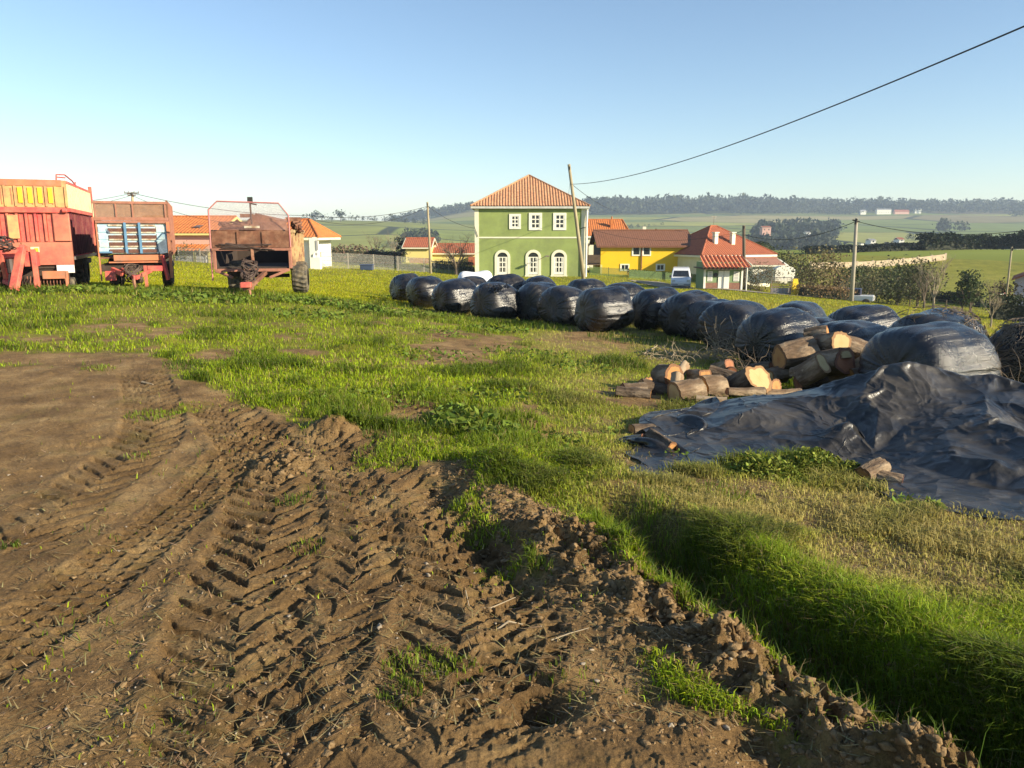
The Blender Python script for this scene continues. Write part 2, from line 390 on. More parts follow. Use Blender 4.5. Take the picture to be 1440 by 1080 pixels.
def ground_mat():
    m = bpy.data.materials.new('ground'); m.use_nodes = True; t = m.node_tree; N = t.nodes; L = t.links; b = N['Principled BSDF']
    geo = N.new('ShaderNodeTexCoord'); P = geo.outputs['Object']
    def noise(s, d=6, r=.65):
        n = N.new('ShaderNodeTexNoise'); n.inputs['Scale'].default_value = s; n.inputs['Detail'].default_value = d; n.inputs['Roughness'].default_value = r; L.new(P, n.inputs[0]); return n.outputs[0]
    def ramp(f, stops):
        n = N.new('ShaderNodeValToRGB'); e = n.color_ramp.elements
        while len(e) < len(stops): e.new(.5)
        for q, (p, c) in zip(e, stops): q.position = p; q.color = (*c, 1)
        L.new(f, n.inputs[0]); return n.outputs[0]
    def mix(f, a, c):
        n = N.new('ShaderNodeMix'); n.data_type = 'RGBA'; L.new(f, n.inputs[0]); L.new(a, n.inputs[6]); L.new(c, n.inputs[7]); return n.outputs[2]
    at_ = N.new('ShaderNodeAttribute'); at_.attribute_name = 'masks'; sep = N.new('ShaderNodeSeparateColor'); L.new(at_.outputs['Color'], sep.inputs[0])
    soil = ramp(noise(2.2), [(.30, (.135,.080,.034)), (.5, (.26,.162,.070)), (.7, (.41,.28,.13))])
    soil2 = ramp(noise(70, 8, .85), [(.34, (.22,.20,.18)), (.5, (.9,.88,.86)), (.62, (1.35,1.3,1.2)), (.72, (2.2,2.1,1.7))])
    mu = N.new('ShaderNodeMix'); mu.data_type = 'RGBA'; mu.blend_type = 'MULTIPLY'; mu.inputs[0].default_value = .8; L.new(soil, mu.inputs[6]); L.new(soil2, mu.inputs[7]); soil = mu.outputs[2]
    # greenish film of moss on the soil
    moss = N.new('ShaderNodeRGB'); moss.outputs[0].default_value = (.20, .165, .045, 1)
    mm = N.new('ShaderNodeMapRange'); mm.inputs['From Min'].default_value = .54; mm.inputs['From Max'].default_value = .72; mm.inputs['To Max'].default_value = .6; L.new(noise(1.4, 8, .75), mm.inputs[0])
    soil = mix(mm.outputs[0], soil, moss.outputs[0])
    grass = ramp(noise(.55, 8, .7), [(.28, (.11,.12,.014)), (.5, (.19,.195,.020)), (.72, (.27,.25,.04))])
    g2 = ramp(noise(14, 6, .8), [(.3, (.5,.5,.45)), (.7, (1.35,1.3,1.2))])
    mu = N.new('ShaderNodeMix'); mu.data_type = 'RGBA'; mu.blend_type = 'MULTIPLY'; mu.inputs[0].default_value = .7; L.new(grass, mu.inputs[6]); L.new(g2, mu.inputs[7]); grass = mu.outputs[2]
    straw = ramp(noise(25, 6, .8), [(.3, (.13,.085,.03)), (.5, (.26,.19,.07)), (.72, (.42,.33,.15))])
    c = mix(sep.outputs[1], grass, straw); c = mix(sep.outputs[0], c, soil)
    # moist tyre tracks; ditch and clod band darker too
    dk = N.new('ShaderNodeMapRange'); dk.inputs['To Min'].default_value = 1; dk.inputs['To Max'].default_value = .45; L.new(sep.outputs[2], dk.inputs[0])
    sc = N.new('ShaderNodeVectorMath'); sc.operation = 'SCALE'; L.new(c, sc.inputs[0]); L.new(dk.outputs[0], sc.inputs['Scale']); L.new(sc.outputs[0], b.inputs['Base Color'])
    b.inputs['Roughness'].default_value = .95; b.inputs['Specular IOR Level'].default_value = .2
    bp = N.new('ShaderNodeBump'); bp.inputs['Distance'].default_value = .022; L.new(noise(75, 8, .8), bp.inputs['Height']); L.new(bp.outputs[0], b.inputs['Normal'])
    return m
def hills_mat():
    m = bpy.data.materials.new('hills'); m.use_nodes = True; t = m.node_tree; N = t.nodes; L = t.links; b = N['Principled BSDF']
    tc = N.new('ShaderNodeTexCoord')
    nz = N.new('ShaderNodeTexNoise'); nz.inputs['Scale'].default_value = .006; L.new(tc.outputs['Object'], nz.inputs[0])
    ad = N.new('ShaderNodeMix'); ad.data_type = 'RGBA'; ad.blend_type = 'ADD'; ad.inputs[0].default_value = 90; L.new(tc.outputs['Object'], ad.inputs[6]); L.new(nz.outputs[1], ad.inputs[7])
    mp = N.new('ShaderNodeMapping'); mp.inputs['Scale'].default_value = (.0035, .0062, 0); mp.inputs['Rotation'].default_value = (0, 0, .35); L.new(ad.outputs[2], mp.inputs[0])
    vo = N.new('ShaderNodeTexVoronoi'); vo.voronoi_dimensions = '2D'; vo.inputs['Scale'].default_value = 1; L.new(mp.outputs[0], vo.inputs[0])
    cr = N.new('ShaderNodeValToRGB'); e = cr.color_ramp.elements
    for q in range(4): e.new(.5)
    for q, (p, c) in zip(e, [(0, (.15,.19,.035)), (.25, (.21,.24,.04)), (.45, (.28,.28,.06)), (.62, (.12,.16,.035)), (.8, (.30,.26,.10)), (.95, (.20,.17,.07))]): q.position = p; q.color = (*c, 1)
    sepc = N.new('ShaderNodeSeparateColor'); L.new(vo.outputs['Color'], sepc.inputs[0]); L.new(sepc.outputs[0], cr.inputs[0])
    ve = N.new('ShaderNodeTexVoronoi'); ve.voronoi_dimensions = '2D'; ve.feature = 'DISTANCE_TO_EDGE'; ve.inputs['Scale'].default_value = 1; L.new(mp.outputs[0], ve.inputs[0])
    mr = N.new('ShaderNodeMapRange'); mr.inputs['From Min'].default_value = .018; mr.inputs['From Max'].default_value = .03; L.new(ve.outputs[0], mr.inputs[0])
    mx = N.new('ShaderNodeMix'); mx.data_type = 'RGBA'; mx.inputs[6].default_value = (.035,.045,.015,1); L.new(mr.outputs[0], mx.inputs[0]); L.new(cr.outputs[0], mx.inputs[7])
    n2 = N.new('ShaderNodeTexNoise'); n2.inputs['Scale'].default_value = .03; n2.inputs['Detail'].default_value = 8; L.new(tc.outputs['Object'], n2.inputs[0])
    m2 = N.new('ShaderNodeMapRange'); m2.inputs['To Min'].default_value = .6; m2.inputs['To Max'].default_value = 1.4; L.new(n2.outputs[0], m2.inputs[0])
    sc = N.new('ShaderNodeVectorMath'); sc.operation = 'SCALE'; L.new(mx.outputs[2], sc.inputs[0]); L.new(m2.outputs[0], sc.inputs['Scale']); L.new(sc.outputs[0], b.inputs['Base Color'])
    b.inputs['Roughness'].default_value = 1; b.inputs['Specular IOR Level'].default_value = .1
    return m
gr_ = sheet(rr, az, 'ground', True); gr_.data.materials.append(ground_mat()); tag(gr_, kind='structure')
azf = np.radians(np.concatenate([np.linspace(-180, -45, 60, endpoint=False), np.linspace(-45, 45, 300, endpoint=False), np.linspace(45, 180, 61)]))
hl = sheet(far, azf, 'hills', False); hl.data.materials.append(hills_mat()); tag(hl, kind='structure')
# ================================================================== BALES
rng = np.random.default_rng(11)
def plastic_mat():
    m = bpy.data.materials.new('stretch_film'); m.use_nodes = True; t = m.node_tree; N = t.nodes; L = t.links; b = N['Principled BSDF']
    tc = N.new('ShaderNodeTexCoord'); oi = N.new('ShaderNodeObjectInfo')
    ad = N.new('ShaderNodeVectorMath'); ad.operation = 'ADD'; L.new(tc.outputs['Object'], ad.inputs[0]); L.new(oi.outputs['Random'], ad.inputs[1])
    mp = N.new('ShaderNodeMapping'); mp.inputs['Scale'].default_value = (.9, 14, 18); L.new(ad.outputs[0], mp.inputs[0])
    n1 = N.new('ShaderNodeTexNoise'); n1.inputs['Scale'].default_value = 2.2; n1.inputs['Detail'].default_value = 7; n1.inputs['Roughness'].default_value = .7; L.new(mp.outputs[0], n1.inputs[0])
    bp = N.new('ShaderNodeBump'); bp.inputs['Distance'].default_value = .013; L.new(n1.outputs[0], bp.inputs['Height']); L.new(bp.outputs[0], b.inputs['Normal'])
    n2 = N.new('ShaderNodeTexNoise'); n2.inputs['Scale'].default_value = 3.5; n2.inputs['Detail'].default_value = 6; L.new(ad.outputs[0], n2.inputs[0])
    mr = N.new('ShaderNodeMapRange'); mr.inputs['From Min'].default_value = .42; mr.inputs['From Max'].default_value = .75; L.new(n2.outputs[0], mr.inputs[0])
    mx = N.new('ShaderNodeMix'); mx.data_type = 'RGBA'; mx.inputs[6].default_value = (.006, .007, .011, 1); mx.inputs[7].default_value = (.045, .040, .036, 1); L.new(mr.outputs[0], mx.inputs[0]); L.new(mx.outputs[2], b.inputs['Base Color'])
    r = N.new('ShaderNodeMapRange'); r.inputs['To Min'].default_value = .20; r.inputs['To Max'].default_value = .40; L.new(mr.outputs[0], r.inputs[0]); L.new(r.outputs[0], b.inputs['Roughness'])
    b.inputs['Specular IOR Level'].default_value = .6
    return m
FILM = plastic_mat()
def vn3(p, s, seed): return (vnoise(p[:, 0]*s+seed, p[:, 1]*s+p[:, 2]*s*.7+seed, seed)+vnoise(p[:, 2]*s-seed, p[:, 0]*s*.6+p[:, 1]*s, seed+9))*.5-.5
def bale(px, top, Y, w, yaw, label, tall=1.06, mt=None, name='wrapped_bale', group='black wrapped hay bales in the row'):
    p = at(px, top, Y+.25); gz = float(surface(np.array([p.x]), np.array([p.y]))[0][0])
    hgt = max(.8, min(1.3, p.z-gz+.02)); base = p.z-hgt
    nu, nv = 128, 60; seed = int(px*3+Y*7)
    xs = np.cos(np.linspace(0, np.pi, nv)); xs = np.sign(xs)*np.abs(xs)**.8; a = w/2
    prof = (1-np.abs(xs)**(4.2+2.2*((px*.37)%1)))**(1/2.5)
    th = np.linspace(0, 2*np.pi, nu, endpoint=False)
    X = np.repeat(xs*a, nu); rr_ = np.repeat(prof, nu); T = np.tile(th, nv)
    yy = np.cos(T)*rr_*.60; zz = np.sin(T)*rr_
    zz = np.where(zz > 0, zz*.5*hgt/.5*.5, -np.abs(zz)**.75*.5*hgt)+.5*hgt
    yy *= 1+.08*np.exp(-((zz-.3*hgt)/.3)**2)
    P = np.c_[X, yy, zz]
    n = P-np.array([0, 0, hgt/2]); n /= np.linalg.norm(n, axis=1)[:, None]+1e-6
    d = vn3(P, 1.7, seed)*.16+vn3(P, 4.2, seed+3)*.05
    st = (vnoise(T*9+seed, X*1.2, seed)-.5)*.026*(rr_ > .3)+(np.abs(vnoise(T*19, X*1.6+seed, seed+5)-.5))*.020*(rr_ > .3)
    # sagging crease where net and film gather
    P = P+n*(d+st)[:, None]; P[:, 2] = np.maximum(P[:, 2], -.03)
    i = np.arange(nv-1)[:, None]*nu; j = np.arange(nu)[None, :]; j2 = (j+1) % nu
    F = np.stack([i+j, i+nu+j, i+nu+j2, i+j2], -1).reshape(-1)
    o = np_mesh(name, P, F, 4, smooth=True, mat=mt or FILM)
    o.location = (p.x, p.y, base); o.rotation_euler = (rng.normal()*.03, rng.normal()*.05, R(yaw))
    tag(o, label, 'hay bale', group)
    return o
BL = [
 (1466,451,10.2,1.35,31,'black wrapped bale at the right edge, half hidden under dead brambles'),
 (1310,457,9.2,1.36,27,'big shiny wrapped bale directly behind the draped tarpaulin'),
 (1318,434,11.3,1.32,35,'wrapped bale with dry vines on top, behind the big shiny bale'),
 (1197,448,12.0,1.3,29,'black bale directly behind the stacked logs'),
 (1218,429,14.6,1.32,26,'rear row bale standing between the log stack and the green field'),
 (1096,435,13.2,1.32,35,'dark bale left of the stacked logs, behind its bark log'),
 (1122,425,16.2,1.34,48,'low rear row bale below the yellow gate panel'),
 (1152,446,14.2,.8,45,'small bale glimpsed in the gap behind two front bales'),
 (1037,422,15.4,1.28,44,'bulging front row bale with brushwood growing against it'),
 (1004,421,17.0,1.2,30,'bale tucked behind the one with brushwood, half hidden'),
 (977,409,17.6,1.26,38,'front row bale in line below the small green hut'),
 (925,403,19.1,1.26,32,'dark fronted bale just below the white van'),
 (853,404,18.4,1.28,29,'tilted bale with one sunlit streaky flank facing the trampled grass'),
 (880,399,21.5,1.25,27,'rear row bale below the yellow house'),
 (826,392,24.5,1.25,30,'rear row bale at the foot of the leaning pole'),
 (792,402,20.4,1.1,49,'short bale left of the sunlit streaky one, end turned to the grass'),
 (760,397,22.0,1.2,46,'bale in shadow below the right door of the green house'),
 (757,387,25.5,1.05,45,'small round topped bale below the middle door of the green house'),
 (695,398,21.9,1.3,45,'fully sunlit bale with torn film on top, standing forward of the row'),
 (712,387,26.0,1.35,30,'rear bale showing its top above the torn film one'),
 (664,390,27.5,.9,33,'narrow rear bale in front of the white wrapped one'),
 (640,393,23.8,1.25,41,'shaded bale immediately left of the torn film one'),
 (600,387,26.0,1.2,44,'second bale from the left end of the row'),
 (573,385,28.0,1.1,47,'leftmost bale ending the row beside the mown field'),
]
for b_ in BL: bale(*b_)
WHITE_FILM = mat('white_film', (.8,.8,.8), .35, .05, 3, bump=.008)
bale(670,381,30,1.35,6,'white wrapped bale behind the black row, left of the green house', mt=WHITE_FILM, name='white_wrapped_bale', group=None)
# torn film tufts on the sunlit bale
q = at(700, 400, 21.7)
C = np.c_[q.x+rng.normal(size=120)*.14, q.y-.25+rng.normal(size=120)*.1, q.z-.07+rng.normal(size=120)*.05]
V, F, k = leafcloud(C, .09, rng)
tag(np_mesh('torn_film', V, F, k, mat=FILM), 'scraps of torn black film on top of the sunlit bale', 'film scraps', None, 'stuff')
# ================================================================== LOGS
def cut_mat(name, a, b, c):
    m = bpy.data.materials.new(name); m.use_nodes = True; t = m.node_tree; N = t.nodes; L = t.links; bs = N['Principled BSDF']
    tc = N.new('ShaderNodeTexCoord'); n = N.new('ShaderNodeTexNoise'); n.inputs['Scale'].default_value = 7; n.inputs['Detail'].default_value = 5; L.new(tc.outputs['Object'], n.inputs[0])
    v = N.new('ShaderNodeAttribute'); v.attribute_name = 'ring'; s = N.new('ShaderNodeSeparateColor'); L.new(v.outputs['Color'], s.inputs[0])
    ad = N.new('ShaderNodeMath'); ad.operation = 'MULTIPLY_ADD'; ad.inputs[1].default_value = .35; L.new(n.outputs[0], ad.inputs[0]); L.new(s.outputs[0], ad.inputs[2])
    r = N.new('ShaderNodeValToRGB'); e = r.color_ramp.elements; e.new(.5); e.new(.6)
    for q_, (p, cc) in zip(e, [(.15, a), (.55, b), (.95, b), (1.12/1.2, c)]): q_.position = p; q_.color = (*cc, 1)
    L.new(ad.outputs[0], r.inputs[0])
    w_ = N.new('ShaderNodeMath'); w_.operation = 'MULTIPLY'; w_.inputs[1].default_value = 70; L.new(s.outputs[0], w_.inputs[0]); si = N.new('ShaderNodeMath'); si.operation = 'SINE'; L.new(w_.outputs[0], si.inputs[0])
    mr = N.new('ShaderNodeMapRange'); mr.inputs['From Min'].default_value = -1; mr.inputs['To Min'].default_value = .74; mr.inputs['To Max'].default_value = 1.08; L.new(si.outputs[0], mr.inputs[0])
    sc = N.new('ShaderNodeVectorMath'); sc.operation = 'SCALE'; L.new(r.outputs[0], sc.inputs[0]); L.new(mr.outputs[0], sc.inputs['Scale']); L.new(sc.outputs[0], bs.inputs['Base Color']); bs.inputs['Roughness'].default_value = .8
    return m
CUTS = {'pale': cut_mat('cut_pale', (.46,.31,.12), (.50,.36,.16), (.28,.15,.06)), 'orange': cut_mat('cut_orange', (.34,.13,.035), (.44,.21,.065), (.22,.10,.04)), 'red': cut_mat('cut_red', (.30,.10,.04), (.36,.14,.06), (.2,.08,.04))}
BARK = mat('bark', (.15,.095,.055), .95, .5, 9, bump=.04, bscale=22, col2=(.27,.20,.13), stretch=(.35,1,1))
BARKD = mat('bark_dark', (.075,.048,.03), .95, .5, 9, bump=.04, bscale=22, col2=(.16,.12,.08), stretch=(.35,1,1))
BARKP = mat('bark_pale', (.34,.26,.17), .9, .35, 8, bump=.015, bscale=20, col2=(.22,.14,.08), stretch=(.4,1,1))
def log(px, py, Y, L_, r0, yaw, tilt, cut, label, bark=BARK, roll=0, half=False, name='log', rough=.24):
    r0 *= .93; c = at(px, py, Y); seed = int(px*5+py); c.z = max(c.z, float(surface(np.array([c.x]), np.array([c.y]))[0][0])+r0*.6)
    nu, nv = 32, max(6, int(L_/.05)); xs = np.linspace(-L_/2, L_/2, nv); th = np.linspace(0, 2*np.pi, nu, endpoint=False)
    X = np.repeat(xs, nu); T = np.tile(th, nv)
    rad = r0*(1+.5*rough*(vnoise(np.cos(T)*1.2+seed, np.sin(T)*1.2+X*.8, seed)*2-1)*1.6+rough*.9*(np.abs(vnoise(T*5+40, X*4+seed, seed+2)-.5))+rough*.6*(vnoise(T*12, X*14, seed+4)-.5))
    # seam continuity
    bl = sst(5.6, 6.1, T); r1 = r0*(1+.5*rough*(vnoise(np.cos(T)*1.2+seed, np.sin(T)*1.2+X*.8, seed)*2-1)*1.6); rad = rad*(1-bl)+r1*bl
    yy = np.cos(T)*rad; zz = np.sin(T)*rad
    if half: zz = np.where(zz < -.2*r0, -.2*r0, zz)
    zz = zz+.10*r0*np.sin(X/L_*3+seed)*1.2; yy = yy*(1+.12*math.sin(seed))
    ex = (np.abs(X) > L_/2-1e-6)*(vnoise(T*1.3+seed, X*0, seed+8)-.5)*r0*.35
    P = np.c_[X+ex*0, yy, zz]
    i = np.arange(nv-1)[:, None]*nu; j = np.arange(nu)[None, :]; j2 = (j+1) % nu
    F = np.stack([i+j, i+nu+j, i+nu+j2, i+j2], -1).reshape(-1)[::-1]
    o = np_mesh(name, P, F, 4, smooth=True, mat=bark); o.location = c; o.rotation_euler = (R(roll), R(tilt), R(yaw)); tag(o, label, 'log', 'cut logs heaped by the tarpaulin')
    for e in (0, nv-1):
        ring = P[e*nu:(e+1)*nu]; x0 = ring[0, 0]+(.004 if e else -.004); cen = ring.mean(0)
        fr = [0, .35, .7, .9, 1.0]; V = [cen*[0, 1, 1]+[x0, 0, 0]]; rv = [0]; 
        for f in fr[1:]:
            for q_ in ring: V.append([x0+(vnoise(np.array([q_[1]*20]), np.array([q_[2]*20*f]), seed)[0]-.5)*.006, cen[1]+(q_[1]-cen[1])*f*.985, cen[2]+(q_[2]-cen[2])*f*.985]); rv.append(f)
        FF = []; nt_ = []
        for k in range(nu): FF += [0, 1+k, 1+(k+1) % nu]; nt_.append(3)
        for m_ in range(len(fr)-2):
            for k in range(nu): a_ = 1+m_*nu; FF += [a_+k, a_+nu+k, a_+nu+(k+1) % nu, a_+(k+1) % nu]; nt_.append(4)
        np_mesh('cut_face', V, FF, nt_, {'ring': np.c_[rv, rv, rv]}, parent=o, mat=CUTS[cut])
    return o
log(938,530,9.6,.30,.17,-66,-8,'orange','upright log slice with orange ringed cut face at the left of the heap')
log(951,541,9.25,.26,.09,70,-50,'orange','short split stub leaning under the orange ringed slice',BARKP)
log(966,552,8.9,.36,.15,22,-8,'pale','thick mossy barked log lying in the middle of the low heap, left piece')
log(1001,546,9.1,.30,.145,22,-4,'pale','thick mossy barked log lying in the middle of the low heap, right piece')
log(1016,517,10.3,.28,.105,-60,-20,'red','small reddish round with its cut face up at the back of the low heap')
log(1029,521,10.2,.22,.075,-100,0,'red','smallest reddish round beside the reddish one at the back',BARKD)
log(1050,540,9.2,.42,.185,-62,-34,'pale','log with a wide pale yellow oval cut face turned up',BARKD)
log(1048,553,8.8,.44,.075,4,3,'red','narrow reddish slab lying under the pale yellow oval cut',BARK,half=True)
log(890,557,9.1,.34,.10,30,5,'red','dark log at the far left tip of the low heap',BARKD)
log(921,551,9.4,.40,.12,10,10,'orange','dark bark chunk between the far left log and the mossy one',BARKD)
log(1024,532,9.8,.5,.10,-28,8,'red','dark log crossing behind the mossy pieces',BARKD)
log(1100,556,9.2,.5,.085,12,4,'orange','brown branch length lying beside the pale oval cut log')
log(890,571,8.9,.4,.07,-12,4,'orange','thin dark limb lying in the grass left of the loose flap',BARKD)
log(1119,500,10.5,.50,.20,8,-6,'orange','big log with deeply ridged bark at the left of the high stack')
log(1166,482,10.5,.44,.17,-72,-14,'pale','topmost log of the high stack with a round pale cut face')
log(1190,492,10.9,.50,.20,-24,12,'orange','gnarled log with burr knots at the top right of the high stack',rough=.28)
log(1166,512,10.2,.50,.20,-58,-20,'red','log with a reddish split face in the middle of the high stack')
log(1141,520,9.9,.36,.15,-50,-38,'pale','wedge shaped log with pale yellow face at the foot of the high stack')
log(1196,522,10.2,.52,.13,-40,-28,'pale','bleached knobbly stump at the right foot of the high stack',BARKP,rough=.3)
log(1216,512,10.4,.40,.07,-52,-50,'pale','slim bleached stub with a knob pointing up beside the high stack',BARKP,rough=.3)
log(1150,537,10.6,.6,.15,10,0,'red','dark log buried at the bottom of the high stack',BARKD)
log(928,654,6.15,.30,.075,-64,6,'orange','log end with an orange cut poking out under the tarpaulin flap',BARKD)
log(975,592,7.7,.5,.08,8,2,'orange','dark barked log lying on the ground under the upper tarpaulin flap',BARKD)
log(1222,702,5.4,.20,.085,25,-12,'orange','mossy bark log in front of the tarpaulin hem')
log(1165,691,5.6,.18,.055,-78,0,'orange','small round log left of the mossy one in front of the hem')
log(1246,719,5.3,.16,.05,-30,10,'red','broken wood chunk lying at the foot of the mossy log')
for a_ in [
 (905,552,9.5,.26,.10,-50,-30,'orange','split chunk leaning at the left of the heap behind the dark tip log',BARK),
 (958,522,10.1,.30,.08,60,-20,'pale','short branch stub rising behind the orange ringed slice',BARKP),
 (983,530,9.9,.30,.11,-70,-12,'orange','squat log between the orange slice and the mossy pieces',BARK),
 (1000,566,8.6,.34,.07,-14,3,'pale','slim peeled branch in front of the mossy pieces',BARKP),
 (1078,548,9.4,.30,.11,-58,-16,'orange','dull log beside the pale yellow oval cut',BARKD),
 (1092,528,10.4,.36,.12,30,0,'pale','barked log in the gap between the low heap and the high stack',BARK),
 (1070,519,10.8,.3,.09,-40,-10,'red','dark stub behind the pale yellow oval cut',BARKD),
 (1180,505,10.1,.24,.10,-66,-26,'pale','split wedge jammed in the middle right of the high stack',BARKP),
 (1148,470,10.9,.3,.10,-30,-14,'orange','knotty stub behind the topmost log of the high stack',BARK),
 (1212,528,10.0,.34,.10,16,-8,'orange','rough log at the lower right of the high stack next to the sheet',BARK),
 (1126,526,10.0,.26,.09,-66,-14,'pale','small pale ended round at the lower left of the high stack',BARK),
 (903,628,6.7,.22,.06,20,0,'orange','stubby branch lying at the tip of the loose flap',BARKD),
 (895,651,6.3,.14,.05,-40,-20,'red','grey broken stub below the loose flap, left of the orange cut end',BARKP),
 (908,610,7.0,.26,.05,70,8,'orange','thin broken branch sticking out left of the loose flap',BARKD)]:
    log(*a_, rough=.3, half=(a_[3] < .27))
# ================================================================== TARPAULIN (a sheet let fall on the heap)
from mathutils import geometry as _geo
_net = [  # (picture x, picture y, distance) of the creases and hollows of the sheet; None = on the ground
 (1100,556,7.5),(1150,546,7.35),(1200,531,7.2),(1240,521,7.1),(1278,514,7.05),(1322,523,7.05),(1360,533,7.0),(1398,532,6.95),(1412,549,6.85),(1450,548,6.8),(1510,552,6.8),(1620,560,6.8),(1800,600,6.7),
 (1255,548,6.85),(1305,562,6.7),(1345,552,6.8),(1385,556,6.7),
 (1150,628,6.05),(1190,598,6.35),(1226,572,6.6),(1160,634,6.1),(1203,602,6.5),(1236,578,6.62),
 (1235,576,6.55),(1285,590,6.45),(1335,588,6.35),(1388,584,6.15),(1440,600,6.15),(1510,600,6.1),(1620,615,6.1),
 (1345,645,5.5),(1398,648,5.3),(1404,688,5.05),(1330,610,6.0),(1270,640,5.85),(1300,662,5.5),(1230,640,6.05),(1360,690,5.2),(1455,664,5.25),(1500,655,5.2),
 (1040,584,6.75),(1085,566,7.0),(1125,560,7.05),(1075,612,6.45),(1110,598,6.6),(1142,612,6.4),(1120,606,6.5),(985,612,6.5),(1010,602,6.6),(1060,604,6.55),
 (925,588,6.9),(965,592,6.85),(908,606,6.6),(945,612,6.6),(990,588,7.0),(1180,560,6.95),(1215,550,6.9),(970,575,7.2),(1030,562,7.45),(1060,557,7.5),
 (960,650,None),(1010,652,None),(1060,645,None),(1130,641,None),(1180,652,None),(1225,682,None),(1270,702,None),(1330,714,None),(1400,724,None),(1480,732,None),(1600,745,None),(1800,760,None)]
_NP = []
for px, py, Y in _net:
    p = gs(px, py) if Y is None else at(px, py, Y); gz = g(p.x, p.y); _NP.append((p.x, p.y, gz if Y is None else max(p.z, gz+.02)))
for x_, y_ in [(.8,7.4),(1.6,7.9),(2.6,8.2),(3.6,8.1),(4.6,7.9),(6.5,7.8),(.7,6.3)]: _NP.append((x_, y_, g(x_, y_)))
_cd = _geo.delaunay_2d_cdt([Vector((p[0], p[1])) for p in _NP], [], [], 0, 1e-5)
_CV = np.array([(v.x, v.y, _NP[o[0]][2] if o else 0) for v, o in zip(_cd[0], _cd[3])])
def tnet(x, y):
    z = np.full(x.shape, -9.0)
    for t in _cd[2]:
        a, b, c = _CV[t[0]], _CV[t[1]], _CV[t[2]]; den = (b[1]-c[1])*(a[0]-c[0])+(c[0]-b[0])*(a[1]-c[1])
        if abs(den) < 1e-9: continue
        u = ((b[1]-c[1])*(x-c[0])+(c[0]-b[0])*(y-c[1]))/den; v = ((c[1]-a[1])*(x-c[0])+(a[0]-c[0])*(y-c[1]))/den; w_ = 1-u-v
        m = (u >= -1e-6)&(v >= -1e-6)&(w_ >= -1e-6); z = np.where(m, u*a[2]+v*b[2]+w_*c[2], z)
    return z
def mound(x, y):
    z = surface(x, y)[0]
    h = np.zeros(x.shape)
    h = np.maximum(tnet(x, y)-z, 0)
    return z+h
x0, x1, y0, y1 = .5, 6.3, 4.4, 8.6
gx = np.linspace(x0, x1, 240); gy = np.linspace(y0, y1, 180); GX, GY = np.meshgrid(gx, gy)
MZ = mound(GX.ravel(), GY.ravel()).reshape(GX.shape)
def mz(x, y):
    fx = np.clip((x-x0)/(x1-x0)*239, 0, 238.99); fy = np.clip((y-y0)/(y1-y0)*179, 0, 178.99)
    i = fx.astype(int); j = fy.astype(int); a = fx-i; b = fy-j
    return (MZ[j, i]*(1-a)+MZ[j, i+1]*a)*(1-b)+(MZ[j+1, i]*(1-a)+MZ[j+1, i+1]*a)*b
